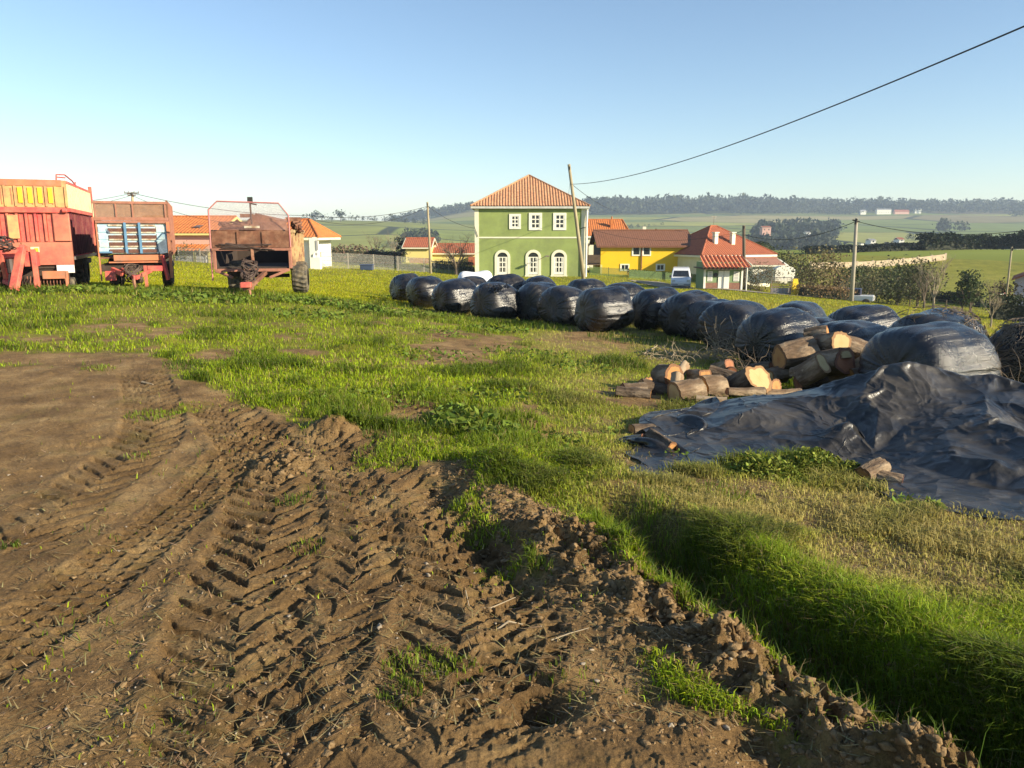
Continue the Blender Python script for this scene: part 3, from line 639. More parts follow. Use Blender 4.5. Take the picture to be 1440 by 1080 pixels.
def tarp(front, back, nu, nv, slack, label, seed, steps=220, lift=.12, amp=.07):
    f = smooth_line(front, 30); b = smooth_line(back, 30)
    def rs(L, n):
        s = np.r_[0, np.cumsum(np.hypot(*np.diff(L, axis=0).T))]; t = np.linspace(0, s[-1], n); return np.c_[np.interp(t, s, L[:, 0]), np.interp(t, s, L[:, 1])]
    f = rs(f, nu); b = rs(b, nu); t = np.linspace(0, 1, nv)[:, None, None]
    XY = f[None]*(1-t)+b[None]*t
    r_ = np.random.default_rng(seed)
    # uneven hems
    e = (vnoise(np.linspace(0, 9, nu), np.zeros(nu), seed)-.5)*.10
    XY[:, :, 1] += e[None, :]*(1-t[:, :, 0])
    P = np.concatenate([XY, np.zeros((nv, nu, 1))], 2)
    P[..., 2] = mz(P[..., 0], P[..., 1])+lift+(fbm(P[..., 0]*2.5, P[..., 1]*2.5, 3, seed)-.5)*amp*4+(vnoise(P[..., 0]*7, P[..., 1]*7, seed+3)-.5)*amp*.9
    flat = P.copy(); flat[..., 2] = mz(P[..., 0], P[..., 1])
    def rest(s, k):
        A = flat[s[0]]; B = flat[s[1]]; return np.linalg.norm(A-B, axis=-1)*slack*k
    S = np.s_
    cons = []
    for (a, c, st, fl) in [(S[:, :-1], S[:, 1:], 1, 1), (S[:-1, :], S[1:, :], 1, 1), (S[:-1, :-1], S[1:, 1:], .9, 1), (S[1:, :-1], S[:-1, 1:], .9, 1), (S[:, :-3], S[:, 3:], .05, 1), (S[:-3, :], S[3:, :], .14, 1), (S[:, :-6], S[:, 6:], .04, 1), (S[:-6, :], S[6:, :], .04, 1)]:
        cons.append((a, c, rest((a, c), 1), st))
    V = np.zeros_like(P); dt = .02
    for it in range(steps):
        V[..., 2] -= 9.8*dt*.6; V *= .96; Q = P+V*dt
        for k in range(7):
            for a, c, l0, st in cons:
                d = Q[c]-Q[a]; l = np.linalg.norm(d, axis=-1)+1e-9; w_ = (.5*st*.48*(l-l0)/l)[..., None]*d
                Q[a] += w_; Q[c] -= w_
            m = mz(Q[..., 0], Q[..., 1])+.012; hit = Q[..., 2] < m
            Q[..., 2] = np.where(hit, m, Q[..., 2])
            Q[..., :2] = np.where(hit[..., None], P[..., :2]+(Q[..., :2]-P[..., :2])*.6, Q[..., :2])
        V = (Q-P)/dt; sp_ = np.linalg.norm(V, axis=-1, keepdims=True); V *= np.minimum(1, 1.5/(sp_+1e-9)); P = Q
    VV = P.reshape(-1, 3); i = np.arange(nv-1)[:, None]*nu+np.arange(nu-1)[None, :]
    F = np.stack([i, i+1, i+nu+1, i+nu], -1).reshape(-1)
    o = np_mesh('tarpaulin', VV, F, 4, smooth=True, mat=TARP)
    so_ = o.modifiers.new('s', 'SUBSURF'); so_.levels = so_.render_levels = 1
    sd = o.modifiers.new('t', 'SOLIDIFY'); sd.thickness = .004
    return tag(o, label, 'tarpaulin')
HEM = [tuple(gs(*q))[:2] for q in ((972,657),(1030,650),(1130,642),(1185,656),(1228,686),(1275,704),(1340,716),(1400,724),(1480,732),(1600,745),(1760,765))]
FLAP = [tuple(gs(*q))[:2] for q in ((884,652),(910,662),(950,660),(985,650))]
def tarp_mat():
    m = bpy.data.materials.new('black_sheeting'); m.use_nodes = True; t = m.node_tree; N = t.nodes; L = t.links; b = N['Principled BSDF']
    tc = N.new('ShaderNodeTexCoord')
    def nz(s, d=6, r=.6):
        n = N.new('ShaderNodeTexNoise'); n.inputs['Scale'].default_value = s; n.inputs['Detail'].default_value = d; n.inputs['Roughness'].default_value = r; L.new(tc.outputs['Object'], n.inputs[0]); return n.outputs[0]
    mr = N.new('ShaderNodeMapRange'); mr.inputs['From Min'].default_value = .42; mr.inputs['From Max'].default_value = .72; L.new(nz(1.6, 9, .72), mr.inputs[0])  # brown-grey dust, spread wider to put a pale sheen into the colour
    mx = N.new('ShaderNodeMix'); mx.data_type = 'RGBA'; mx.inputs[6].default_value = (.012, .012, .012, 1); mx.inputs[7].default_value = (.085, .074, .062, 1); L.new(mr.outputs[0], mx.inputs[0]); L.new(mx.outputs[2], b.inputs['Base Color'])
    r = N.new('ShaderNodeMapRange'); r.inputs['To Min'].default_value = .30; r.inputs['To Max'].default_value = .52; L.new(mr.outputs[0], r.inputs[0]); L.new(r.outputs[0], b.inputs['Roughness'])
    cn = N.new('ShaderNodeTexNoise'); cn.inputs['Scale'].default_value = 2.0; cn.inputs['Detail'].default_value = 2; cn.inputs['Roughness'].default_value = .5; cn.inputs['Distortion'].default_value = 1.2; L.new(tc.outputs['Object'], cn.inputs[0])
    m1 = N.new('ShaderNodeMath'); m1.operation = 'SUBTRACT'; m1.inputs[1].default_value = .5; L.new(cn.outputs[0], m1.inputs[0]); m2 = N.new('ShaderNodeMath'); m2.operation = 'ABSOLUTE'; L.new(m1.outputs[0], m2.inputs[0])
    b0 = N.new('ShaderNodeBump'); b0.invert = True; b0.inputs['Distance'].default_value = .065; L.new(m2.outputs[0], b0.inputs['Height'])
    vo = N.new('ShaderNodeTexVoronoi'); vo.inputs['Scale'].default_value = 3.4; dn = N.new('ShaderNodeMix'); dn.data_type = 'RGBA'; dn.blend_type = 'ADD'; dn.inputs[0].default_value = .35; L.new(tc.outputs['Object'], dn.inputs[6]); L.new(cn.outputs[1], dn.inputs[7]); L.new(dn.outputs[2], vo.inputs['Vector'])
    bv = N.new('ShaderNodeBump'); bv.inputs['Distance'].default_value = .07; bv.inputs['Strength'].default_value = .8; L.new(vo.outputs['Distance'], bv.inputs['Height']); L.new(b0.outputs[0], bv.inputs['Normal'])
    b1 = N.new('ShaderNodeBump'); L.new(bv.outputs[0], b1.inputs['Normal']); b1.inputs['Distance'].default_value = .008; L.new(nz(9, 5, .6), b1.inputs['Height'])
    b2 = N.new('ShaderNodeBump'); b2.inputs['Distance'].default_value = .0015; L.new(nz(55, 3), b2.inputs['Height']); L.new(b1.outputs[0], b2.inputs['Normal']); L.new(b2.outputs[0], b.inputs['Normal'])
    return m
TARP = tarp_mat()
tarp(HEM, [(1.5,6.75),(2.2,7.45),(2.9,7.8),(3.7,7.75),(4.6,7.6),(5.9,7.4)], 240, 136, 1.085, 'large black plastic tarpaulin draped in folds over the heap', 5)
tarp(FLAP, [tuple(gs(*q))[:2] for q in ((900,600),(930,590),(975,585),(1010,588))], 64, 64, 1.3, 'loose crumpled black flap at the left tip of the tarpaulin', 9, lift=.3, amp=.2)
# ================================================================== TRAILERS
RED = mat('faded_red_paint', (.50,.065,.065), .6, .3, 3, col2=(.58,.20,.11), mixlo=.4, mixhi=.7)
ORANGE = mat('faded_orange_paint', (.50,.17,.075), .65, .25, 3, col2=(.36,.17,.10))
CREAM = mat('sun_bleached_orange', (.56,.34,.13), .6, .2, 3, col2=(.50,.22,.11))
YELLOW = mat('yellow_stripe', (.75,.52,.03), .5, .2, 6)
MAROON = mat('maroon_side', (.14,.022,.03), .7, .3, 4, col2=(.20,.06,.05))
PALEY = mat('pale_slat', (.72,.62,.36), .6, .15, 4, col2=(.60,.30,.14), mixlo=.55, mixhi=.7)
RUST = mat('rusty_brown', (.15,.06,.032), .85, .45, 5, col2=(.24,.12,.07), bump=.004)
RUSTP = mat('pinkish_rust', (.33,.14,.095), .8, .3, 5, col2=(.30,.13,.08))
BLUE = mat('pale_blue_paint', (.34,.50,.60), .6, .25, 5, col2=(.50,.55,.48), mixlo=.45, mixhi=.6)
DBLUE = mat('blue_bar', (.10,.22,.36), .6, .25, 5, col2=(.25,.14,.09), mixlo=.55, mixhi=.65)
WOODP = mat('bleached_slat', (.50,.46,.36), .85, .3, 8, col2=(.32,.20,.12))
STEEL = mat('dull_steel', (.22,.21,.20), .55, .3, 8, col2=(.25,.12,.07), metal=.4)
BLACK = mat('black_rubber', (.020,.020,.020), .8, .3, 10, col2=(.06,.05,.035))
TYRE = mat('worn_tyre', (.045,.042,.036), .9, .3, 12, col2=(.17,.14,.09), mixlo=.42, mixhi=.6)
DARK = mat('dark_interior', (.045,.03,.022), .9, .3, 4)
TINE = mat('spring_tine', (.24,.10,.06), .8, .3, 9)
def mesh_mat(name, col, a):
    m = mat(name, col, .8, .3, 6); t = m.node_tree; b = t.nodes['Principled BSDF']
    tc = t.nodes.new('ShaderNodeTexCoord'); br = t.nodes.new('ShaderNodeTexChecker'); br.inputs['Scale'].default_value = 60; t.links.new(tc.outputs['Object'], br.inputs[0])
    mr = t.nodes.new('ShaderNodeMapRange'); mr.inputs['To Min'].default_value = max(0, a-.3); mr.inputs['To Max'].default_value = min(1, a+.3); t.links.new(br.outputs['Fac'], mr.inputs[0]); t.links.new(mr.outputs[0], b.inputs['Alpha']); return m
NETB = mesh_mat('rusty_mesh', (.30,.16,.09), .72)
NETP = mesh_mat('fine_pink_mesh', (.40,.24,.22), .28)
def wheel(root, x, y, z, r, wd, rim=RUST, tread=True):
    # axle along local X
    nu = 40; prof = [(-.5,.55),(-.5,.8),(-.42,.95),(-.25,1),(.25,1),(.42,.95),(.5,.8),(.5,.55)]
    V = []; F = []
    for k in range(nu):
        a = 2*math.pi*k/nu
        for i, (px_, q) in enumerate(prof):
            rr2 = q*r; 
            if tread and q > .93: rr2 += (.035*r if (k+(1 if px_ > 0 else 0)) % 2 else -.02*r)
            V.append((px_*wd, math.cos(a)*rr2, math.sin(a)*rr2))
    n = len(prof)
    for k in range(nu):
        for i in range(n-1): a = k*n+i; b = ((k+1) % nu)*n+i; F.append((a, a+1, b+1, b))
    hb = MB(); hb.tube([(-wd*.3, 0, 0), (wd*.3, 0, 0)], r*.56, 20); hb.tube([(-wd*.42, 0, 0), (wd*.42, 0, 0)], r*.16, 10)
    h = hb.build('wheel', rim, root); h.location = (x, y, z)
    t = MB(); t.v = V; t.f = F; t.build('tyre', TYRE, h, smooth=False)
    return h
def scribble(mb, cx, cy, cz, rx, ry, rz, n, r, seed, loops=6):
    q = random.Random(seed)
    for k in range(loops):
        ph = q.random()*6; a = q.uniform(.6, 1); b = q.uniform(.6, 1); f1 = q.choice([1, 1, 2]); pts = []
        for i in range(n):
            t = i/n*math.pi*q.choice([2]); pts.append((cx+rx*a*math.cos(t*f1+ph), cy+ry*math.sin(t*2+ph), cz+rz*b*math.sin(t+ph*.7)))
        mb.tube(pts, r, 5)
    return mb
# ---- big forage wagon on the left
c = at(108, 404, 21.4); ya = R(22.3); zt = g(-13, 21.5)
F1 = thing('forage_wagon', 'large red and orange forage wagon with yellow stripes, leftmost and tallest', 'forage wagon', (c.x-1.2*math.cos(ya), c.y-1.2*math.sin(ya), zt), ya)
b = MB(); b.box(-1.2,.0,2.25,1.2,.05,2.96)
for i in range(11): x = -1.18+i*.235; b.box(x-.025,-.03,2.27,x+.025,-.003,2.8)
b.build('upper_front_panel', CREAM, F1)
b = MB()
for i in range(9): x = -1.03+i*.235; b.box(x-.012,-.012,2.32,x+.012,-.004,2.74)
b.build('panel_seam', ORANGE, F1)
b = MB()
for i, x in enumerate([.06,.29,.52,.76]): b.box(x,-.028,2.36,x+.10,-.006,2.76)
b.build('yellow_stripe', YELLOW, F1)
b = MB(); b.box(-1.2,-.02,2.80,1.1,.06,2.97); b.build('top_rail', ORANGE, F1, bevel=.01)
b = MB(); b.box(-1.22,-.10,2.10,1.14,.10,2.24); b.tube([(1.06,-.13,2.16),(1.18,-.13,2.16)],.06,10); b.build('cross_beam', RED, F1, bevel=.015)
b = MB(); b.box(-1.2,.0,1.33,.82,.05,2.10)
for i in range(9): x = -1.1+i*.215; b.box(x-.03,-.05,1.35,x+.03,-.002,2.08); b.box(x+.05,-.02,1.35,x+.065,-.002,2.08)
b.build('lower_front_panel', RED, F1)
b = MB(); b.box(-.25,-.075,1.42,.0,-.052,2.04); b.build('inset_panel', CREAM, F1, bevel=.01); b = MB(); b.box(-1.2,-.07,1.40,-.92,-.052,2.08); b.build('inset_panel', CREAM, F1, bevel=.01)
b = MB(); b.box(.80,-.06,1.35,1.20,.06,2.09); b.build('corner_panel', MC['pinkish_panel'] if 'pinkish_panel' in MC else mat('pinkish_panel', (.46,.17,.10), .6, .25, 2, col2=(.38,.11,.08)), F1, bevel=.02)
b = MB(); b.box(.02,-.09,.72,1.2,.04,1.325); b.box(.72,-.093,.73,.735,-.092,1.31); b.box(-1.2,-.09,1.12,0.0,.04,1.325); b.build('front_skirt', mat('pinkish_panel', (.46,.17,.10), .6, .25, 2, col2=(.38,.11,.08)), F1, bevel=.015)
b = MB(); b.box(.22,-.10,1.06,.42,-.094,1.2); st_ = b.build('warning_sticker', mat('sticker', (.8,.72,.4), .5), F1)
b = MB(); b.box(.30,-.104,1.08,.40,-.101,1.17); b.build('sticker_patch', YELLOW, st_)
b = MB(); b.box(.78,-.07,.50,1.2,-.02,.715); b.build('white_corner', mat('worn_white', (.75,.70,.66), .6, .2, 5), F1)
b = MB()   # drawbar tower
b.bar((-.34,-.9,1.12),(-.30,-.7,.30),.10,.10); b.bar((.14,-.85,1.18),(-.06,-1.3,.12),.20,.14); b.bar((-.36,-.9,1.08),(.2,-.9,1.1),.08,.10)
b.bar((-.08,-1.3,.14),(-.14,.4,.75),.16,.18); b.bar((-.3,-.7,.5),(-.3,.4,.7),.12,.14); b.bar((.14,-.8,1.2),(.14,.1,1.1),.12,.14); b.bar((-.34,-.8,.34),(0,-1.2,.2),.1,.1)
b.build('drawbar', RED, F1, bevel=.012)
b = MB(); b.tube([(-.12,-1.0,.9),(-.1,-1.05,.55)],.09,10); b.tube([(-.12,-1.02,.6),(-.14,-1.2,.25)],.05,8); scribble(b,-.3,-.9,1.3,.35,.2,.22,14,.016,3,7); scribble(b,-.75,-.6,1.0,.3,.1,.3,14,.018,8,4)
b.build('hydraulic_hose', mat('hose', (.05,.03,.025), .6), F1)
b = MB(); b.bar((-.95,-.4,1.25),(-.5,-.5,.5),.05); b.bar((-.5,-.4,1.3),(-.9,-.5,.8),.04); b.tube([(-1.2,-.3,1.0),(-.6,-.35,.95),(-.4,-.5,1.35),(-.25,-.5,1.5)],.025,6); b.build('linkage_rod', STEEL, F1)
b = MB(); b.box(-.9,-.35,.72,-.55,-.1,1.0); b.build('gear_cover', CREAM, F1, bevel=.03)
b = MB(); b.bar((.37,-.6,.02),(.35,-.6,1.15),.12,.12); b.box(.28,-.68,-.01,.46,-.52,.03); b.box(.12,-.6,.70,.42,-.2,1.08); b.build('jack_stand', RED, F1, bevel=.008)
b = MB(); b.box(-1.15,.0,.62,1.1,4.9,.78); b.box(-1.0,.6,.45,1.0,.72,.62); b.build('chassis', DARK, F1)
b = MB(); b.box(.45,-.30,.35,1.02,-.2,.56); b.box(.98,-.3,.1,1.05,-.1,.55); b.box(-1.1,-.3,.42,-.5,-.2,.55); b.build('pickup_beam', ORANGE, F1, bevel=.01)
b = MB()
for i in range(26): x = -.95+i*.078; b.tube([(x,-.1,.42),(x,-.22,.25),(x,-.12,.06)],.012,4)
b.build('pickup_tine', TINE, F1)
b = MB(); b.box(-1.0,.05,.08,1.0,.5,.6); b.build('pickup_housing', DARK, F1)
wheel(F1, 1.12,-.05,.19,.19,.13, STEEL, False)
for sx in (-1, 1):
    for yy in (2.5, 3.5): wheel(F1, sx*.95, yy, .44, .45, .38, RED)
b = MB(); L1 = 5.6
for i in range(16): y = .12+i*.36; b.box(1.17, y, 2.22, 1.215, y+.24, 2.90)
b.build('side_slats', PALEY, F1)
b = MB(); b.box(1.14,.05,2.14,1.23,L1,2.24); b.box(1.15,.02,2.88,1.22,L1,2.95); b.box(1.15,L1-.1,.8,1.25,L1,3.1); b.build('side_rail', RED, F1)
b = MB(); b.box(1.10,.06,.95,1.14,L1,2.13)
for i in range(14): y = .2+i*.4; b.box(1.14, y, .95, 1.18, y+.06, 2.13)
b.build('lower_side_panel', MAROON, F1)
b = MB(); b.box(1.14,.3,.84,1.22,L1,.93); b.build('lower_side_rail', STEEL, F1)
b = MB(); b.box(-1.22,.05,.9,-1.15,L1,2.9); b.box(-1.14,L1-.06,.9,1.10,L1,2.9); b.box(-1.14,.06,.85,1.09,L1-.07,.92); b.build('body_shell', RED, F1)
b = MB(); b.tube([(.98,0,2.9),(.98,.15,3.12),(1.1,.8,3.16),(1.17,1.6,3.05),(1.19,2.2,2.93)],.02,6); b.tube([(.98,.1,3.05),(1.1,.8,3.08)],.02,6); b.tube([(1.15,2.0,2.6),(1.19,2.1,3.05)],.02,5); b.build('guard_rail', RED, F1)
# ---- blue-fronted trailer
c = at(246, 408, 22); ya = R(22); zt = g(-10.5, 22)
F2 = thing('muck_trailer', 'farm trailer with pale blue slatted front and rusty mesh headboard, middle of the three', 'trailer', (c.x-.95*math.cos(ya), c.y-.95*math.sin(ya), zt), ya); F2.scale = (.88, 1, 1)
b = MB(); b.box(-1.02,.0,1.98,1.02,.012,2.42); b.build('mesh_headboard', NETB, F2)
b = MB(); b.box(-1.08,-.03,2.38,1.05,.03,2.45); b.box(-1.06,-.05,1.93,1.06,.04,2.02); b.box(-1.02,-.05,1.86,1.08,.03,1.925)
for x in (-1.0,-.42,.05,.98): b.box(x-.02,-.035,2.02,x+.02,-.005,2.38)
b.build('headboard_frame', RUSTP, F2, bevel=.006)
b = MB(); b.box(-1.05,-.02,1.95,-1.0,.05,2.4); b.build('edge_strip', PALEY, F2)
b = MB(); b.box(-.98,.02,1.04,.98,.06,1.86)
for z in (1.22,1.42,1.62): b.box(-.96,.002,z,-.70,.018,z+.16); b.box(.68,.002,z,.96,.018,z+.16)
b.build('blue_front_board', BLUE, F2)
b = MB()
for z in (1.10,1.29,1.48,1.67): b.box(-.68,-.01,z+.11,.66,.012,z+.155)
b.build('bleached_slats', WOODP, F2)
b = MB()
for z in (1.06,1.25,1.44,1.63):
    for i in range(44): x = -.68+i*.031; b.box(x,-.018,z,x+.014,.014,z+.10)
b.build('slat_grille', TINE, F2)
b = MB()
for x in (-.24,.17): b.box(x,-.06,1.04,x+.07,-.02,1.88)
b.box(-.98,-.03,1.06,-.62,-.005,1.10); b.build('blue_bar', DBLUE, F2)
b = MB(); b.poly([(.66,-.02,1.28),(.95,-.04,1.45),(.97,-.04,1.06),(.74,-.03,1.02)]); b.poly([(-.75,-.03,1.75),(-.62,-.04,1.6),(-.68,-.03,1.58)]); b.build('torn_sheet', mat('torn_sheet', (.13,.17,.22), .5, .4, 9), F2)
b = MB(); b.box(-1.02,-.02,.3,-.98,.06,1.9); b.build('side_post', ORANGE, F2); b = MB(); b.box(.98,-.06,.35,1.07,.06,1.9); b.build('side_post', ORANGE, F2)
b = MB(); b.box(-.6,-.06,.84,.8,.08,1.0); b.box(-.75,-.04,.78,.85,.02,.82); b.build('front_sill', ORANGE, F2, bevel=.01)
b = MB(); b.bar((.8,-.1,.98),(.92,-.2,.30),.1,.08); b.box(.34,-.16,.55,.8,-.1,.70); b.bar((-.65,-.2,.62),(-.35,-.5,.5),.12); b.box(-.85,-.4,.32,-.55,-.2,.58); b.bar((.05,-1.2,.42),(-.4,.1,.6),.1); b.bar((.05,-1.2,.42),(.5,.1,.6),.1); b.build('drawbar', RED, F2, bevel=.01)
b = MB(); b.bar((.30,-.5,.02),(.30,-.5,.72),.09); b.box(.22,-.58,0,.38,-.42,.03); b.build('jack_stand', RED, F2)
b = MB(); scribble(b,-.02,-.9,.52,.26,.12,.27,20,.014,4,14); b.tube([(-.35,-.8,.6),(-.36,-.85,.1)],.01,4); b.build('hose_coil', mat('hose_brown', (.09,.06,.045), .7), F2)
b = MB(); b.tube([(0,-1.2,.40),(.02,-1.25,.2),(0,-1.22,.03)],.05,6); b.build('parking_foot', RUST, F2)
b = MB(); b.box(-1.0,.1,.55,1.0,4.4,.74); b.build('chassis', DARK, F2)
b = MB(); b.box(-1.06,.07,.95,-1.0,4.4,1.95); b.box(1.0,.07,.95,1.06,4.4,1.95); b.box(-.99,4.34,.95,.99,4.4,1.95); b.box(-.99,.08,.9,.99,4.3,.94); b.box(1.01,.1,1.95,1.05,4.4,2.5); b.build('trailer_body', RUST, F2)
b = MB()
for i in range(9): b.box(1.06,.3+i*.46,1.0,1.10,.36+i*.46,2.45)
b.build('side_stake', RUSTP, F2)
for sx in (-1, 1): wheel(F2, sx*.82, 2.2, .44, .45, .34); wheel(F2, sx*.82, 3.2, .44, .45, .34)
# ---- rusty spreader
c = at(412, 414, 21.3); ya = R(10); zt = g(-7, 21.5)
F3 = thing('manure_spreader', 'rusty brown manure spreader with tall thin loop frame, nearest the mown field', 'spreader', (c.x-1.03*math.cos(ya), c.y-1.03*math.sin(ya), zt), ya)
b = MB(); b.box(-1.0,-.02,1.28,1.0,.03,1.72)
for x in (-.35,.3): b.box(x,-.05,1.29,x+.03,-.021,1.7)
b.build('front_board', RUST, F3)
b = MB(); b.box(-1.02,-.06,1.20,1.05,.05,1.27); b.box(-1.0,-.05,.70,-.92,.03,1.2); b.box(.97,-.05,.72,1.05,.03,1.2); b.build('front_frame', RUSTP, F3, bevel=.008)
b = MB(); b.box(-.9,-.08,.64,.98,.0,.72); b.bar((-.95,-.05,.68),(-.5,-.1,.48),.07); b.bar((.95,-.05,.68),(.45,-.1,.48),.07); b.build('cross_beam', RUSTP, F3, bevel=.008)
b = MB(); b.box(-1.0,3.6,.75,1.0,3.65,1.75); b.box(-1.02,.04,.74,-.96,3.6,1.75); b.box(-1.0,.0,.72,1.0,3.65,.76); b.build('inner_box', DARK, F3)
b = MB(); b.box(.99,.04,.76,1.05,3.65,1.72); b.build('side_wall', RUSTP, F3)
b = MB()
for i in range(8): b.box(1.05,.1+i*.46,.8,1.10,.18+i*.46,1.72)
b.box(1.05,.05,1.68,1.12,3.6,1.76); b.build('side_rib', mat('tan_rib', (.45,.33,.16), .8, .3, 6, col2=(.25,.12,.07)), F3)
b = MB(); b.poly([(-.9,.3,1.66),(.0,.25,2.02),(.9,.4,2.0),(1.0,.1,1.72),(-.95,.1,1.70)]); b.poly([(-.1,.2,2.0),(.15,.2,2.2),(.95,1.5,2.02),(.9,.4,1.95)]); b.box(-.25,.1,2.08,.1,.16,2.18); b.box(.9,.4,2.0,1.3,.5,2.1)
scribble(b,-.4,.2,1.85,.5,.15,.12,14,.025,5,5); scribble(b,1.15,.9,1.85,.15,.3,.18,12,.03,6,5); b.build('beater_gear', RUST, F3)
b = MB(); b.box(-.15,.0,1.80,.25,.05,1.86); b.build('pale_plate', WOODP, F3)
b = MB(); P = [(-1.05,.0,.4),(-1.03,.0,2.28),(-.80,.0,2.50),(.78,.0,2.46),(1.02,.0,2.14),(1.03,.0,1.3)]
b.tube(P, .022, 6); b.build('loop_frame', mat('pink_tube', (.48,.17,.16), .6), F3)
b = MB(); b.poly([(-1.02,.01,1.75),(-1.02,.01,2.27),(-.80,.01,2.48),(.78,.01,2.45),(1.0,.01,2.14),(1.0,.01,1.75)]); b.build('fine_mesh', NETP, F3)
b = MB(); b.tube([(.04,.1,1.9),(.03,.1,2.5)],.025,6); b.box(-.03,.04,2.5,.10,.14,2.62); b.tube([(.03,.1,2.45),(.2,.1,2.42)],.02,5); b.build('lamp_mast', BLACK, F3)
b = MB(); b.bar((.02,-.05,1.25),(.05,-.15,.8),.08); b.bar((-.25,-.1,.62),(.05,-1.1,.32),.1); b.bar((.35,-.1,.62),(.1,-1.1,.32),.1); b.box(-.1,-1.15,.22,.15,-.95,.4); b.build('drawbar', RUST, F3, bevel=.01)
b = MB(); scribble(b,.02,-.5,.75,.22,.15,.25,16,.018,12,8); scribble(b,.0,-.7,.5,.2,.15,.2,16,.022,13,6); scribble(b,-.1,-.1,1.3,.9,.03,.12,20,.012,15,3); b.build('chain_and_hose', mat('chain', (.07,.045,.035), .7), F3)
b = MB(); b.tube([(.05,-1.1,.3),(.08,-1.15,.02)],.035,6); b.build('jack_leg', RUSTP, F3)
b = MB(); b.box(-.15,-1.25,.28,.12,-1.05,.42); b.build('hitch_box', RED, F3, bevel=.02)
b = MB(); b.box(-.6,.2,.5,.6,3.5,.7); b.bar((-.8,1.6,.45),(.8,1.6,.45),.1); b.build('chassis', DARK, F3)
wheel(F3,-.55,.9,.44,.46,.42); wheel(F3,1.15,1.1,.42,.44,.44,RUSTP); wheel(F3,1.0,.4,.85,.2,.1,BLACK,False)
# ================================================================== HOUSES
def tile_mat(name, a, b_, sc=1.6):
    return mat(name, a, .85, .28, sc*3, col2=b_, mixs=sc*2.2, mixlo=.42, mixhi=.66)
TILE_TAN = tile_mat('tan_tiles', (.50,.27,.14), (.36,.16,.08))
TILE_OR = tile_mat('orange_tiles', (.52,.17,.04), (.40,.12,.035))
TILE_RED = tile_mat('red_tiles', (.38,.115,.05), (.28,.08,.04))
TILE_BR = tile_mat('brown_tiles', (.20,.085,.045), (.17,.07,.04))
RENDER_G = mat('green_render', (.25,.31,.095), .9, .16, .6, col2=(.205,.25,.085), bump=.003, bscale=30)
WHITE = mat('white_paint', (.76,.74,.64), .7, .06, 2)
WHITEC = mat('cream_white', (.72,.68,.52), .7, .08, 2)
YEL = mat('yellow_render', (.74,.47,.012), .9, .06, 1)
PYEL = mat('pale_yellow_render', (.66,.55,.20), .9, .08, 1)
GLASS = mat('dark_glass', (.02,.024,.03), .12, .2, 3, spec=.8)
WOODD = mat('dark_wood', (.085,.055,.035), .8, .3, 4)
GREYW = mat('grey_render', (.34,.33,.33), .9, .1, 1)
PINK = mat('pink_render', (.62,.36,.28), .9, .08, 1)
def roof_slope(mb, A, B, C_, D_, pitch=.25, amp=.05, sub=6):
    """tiled slope: eave A->B, top D_->C_ (C_ above B), waves run up the slope"""
    A, B, C_, D_ = map(Vector, (A, B, C_, D_)); e = (B-A); Le = e.length; e.normalize()
    up = (D_-A)-e*(D_-A).dot(e); upB = up
    if up.length < 1e-6: up = (C_-B)-e*(C_-B).dot(e)
    n = e.cross(up).normalized()
    if n.z < 0: n = -n
    sa = (D_-A).dot(e)/Le; sb = (C_-A).dot(e)/Le
    N_ = int(Le/pitch*sub); cols = []; rows = 3
    base = len(mb.v)
    for i in range(N_+1):
        s = i/N_; tm = 1.0
        if sa > 1e-6 and s < sa: tm = s/sa
        if sb < 1-1e-6 and s > sb: tm = (1-s)/(1-sb)
        w_ = amp*abs(math.sin(math.pi*i/sub))**.8
        for k in range(rows): p = A+e*(s*Le)+up*(tm*k/(rows-1))+n*w_; mb.v.append(tuple(p))
    for i in range(N_):
        for k in range(rows-1): a = base+i*rows+k; mb.f.append((a, a+rows, a+rows+1, a+1))
    return mb
def hip_roof(root, x0, x1, y0, y1, ze, zt, ridge, m, trim=None, ox=.35, name='roof', pitch=.25, amp=.05, apx=None):
    """ridge = length of ridge along x (0 -> pyramid)"""
    x0 -= ox; x1 += ox; y0 -= ox; y1 += ox; cx = (x0+x1)/2 if apx is None else apx; cy = (y0+y1)/2
    a = (cx-ridge/2, cy, zt); b_ = (cx+ridge/2, cy, zt); mb = MB()
    roof_slope(mb, (x0,y0,ze),(x1,y0,ze), b_, a, pitch, amp); roof_slope(mb, (x1,y0,ze),(x1,y1,ze), b_, b_, pitch, amp)
    roof_slope(mb, (x1,y1,ze),(x0,y1,ze), a, b_, pitch, amp); roof_slope(mb, (x0,y1,ze),(x0,y0,ze), a, a, pitch, amp)
    o = mb.build(name, m, root)
    h = MB()
    for p, q in (((x0,y0,ze+.05),a),((x1,y0,ze+.05),b_),((x0,y1,ze+.05),a),((x1,y1,ze+.05),b_)): h.tube([p, (q[0], q[1], q[2]+.05)], .09, 6)
    if ridge > 0: h.tube([(a[0],a[1],a[2]+.05),(b_[0],b_[1],b_[2]+.05)], .09, 6)
    h.build('ridge_tiles', m, o)
    s = MB(); s.box(x0+.02,y0+.02,ze-.22,x1-.02,y1-.02,ze-.02); s.build('eaves', trim or WHITE, root)
    return o
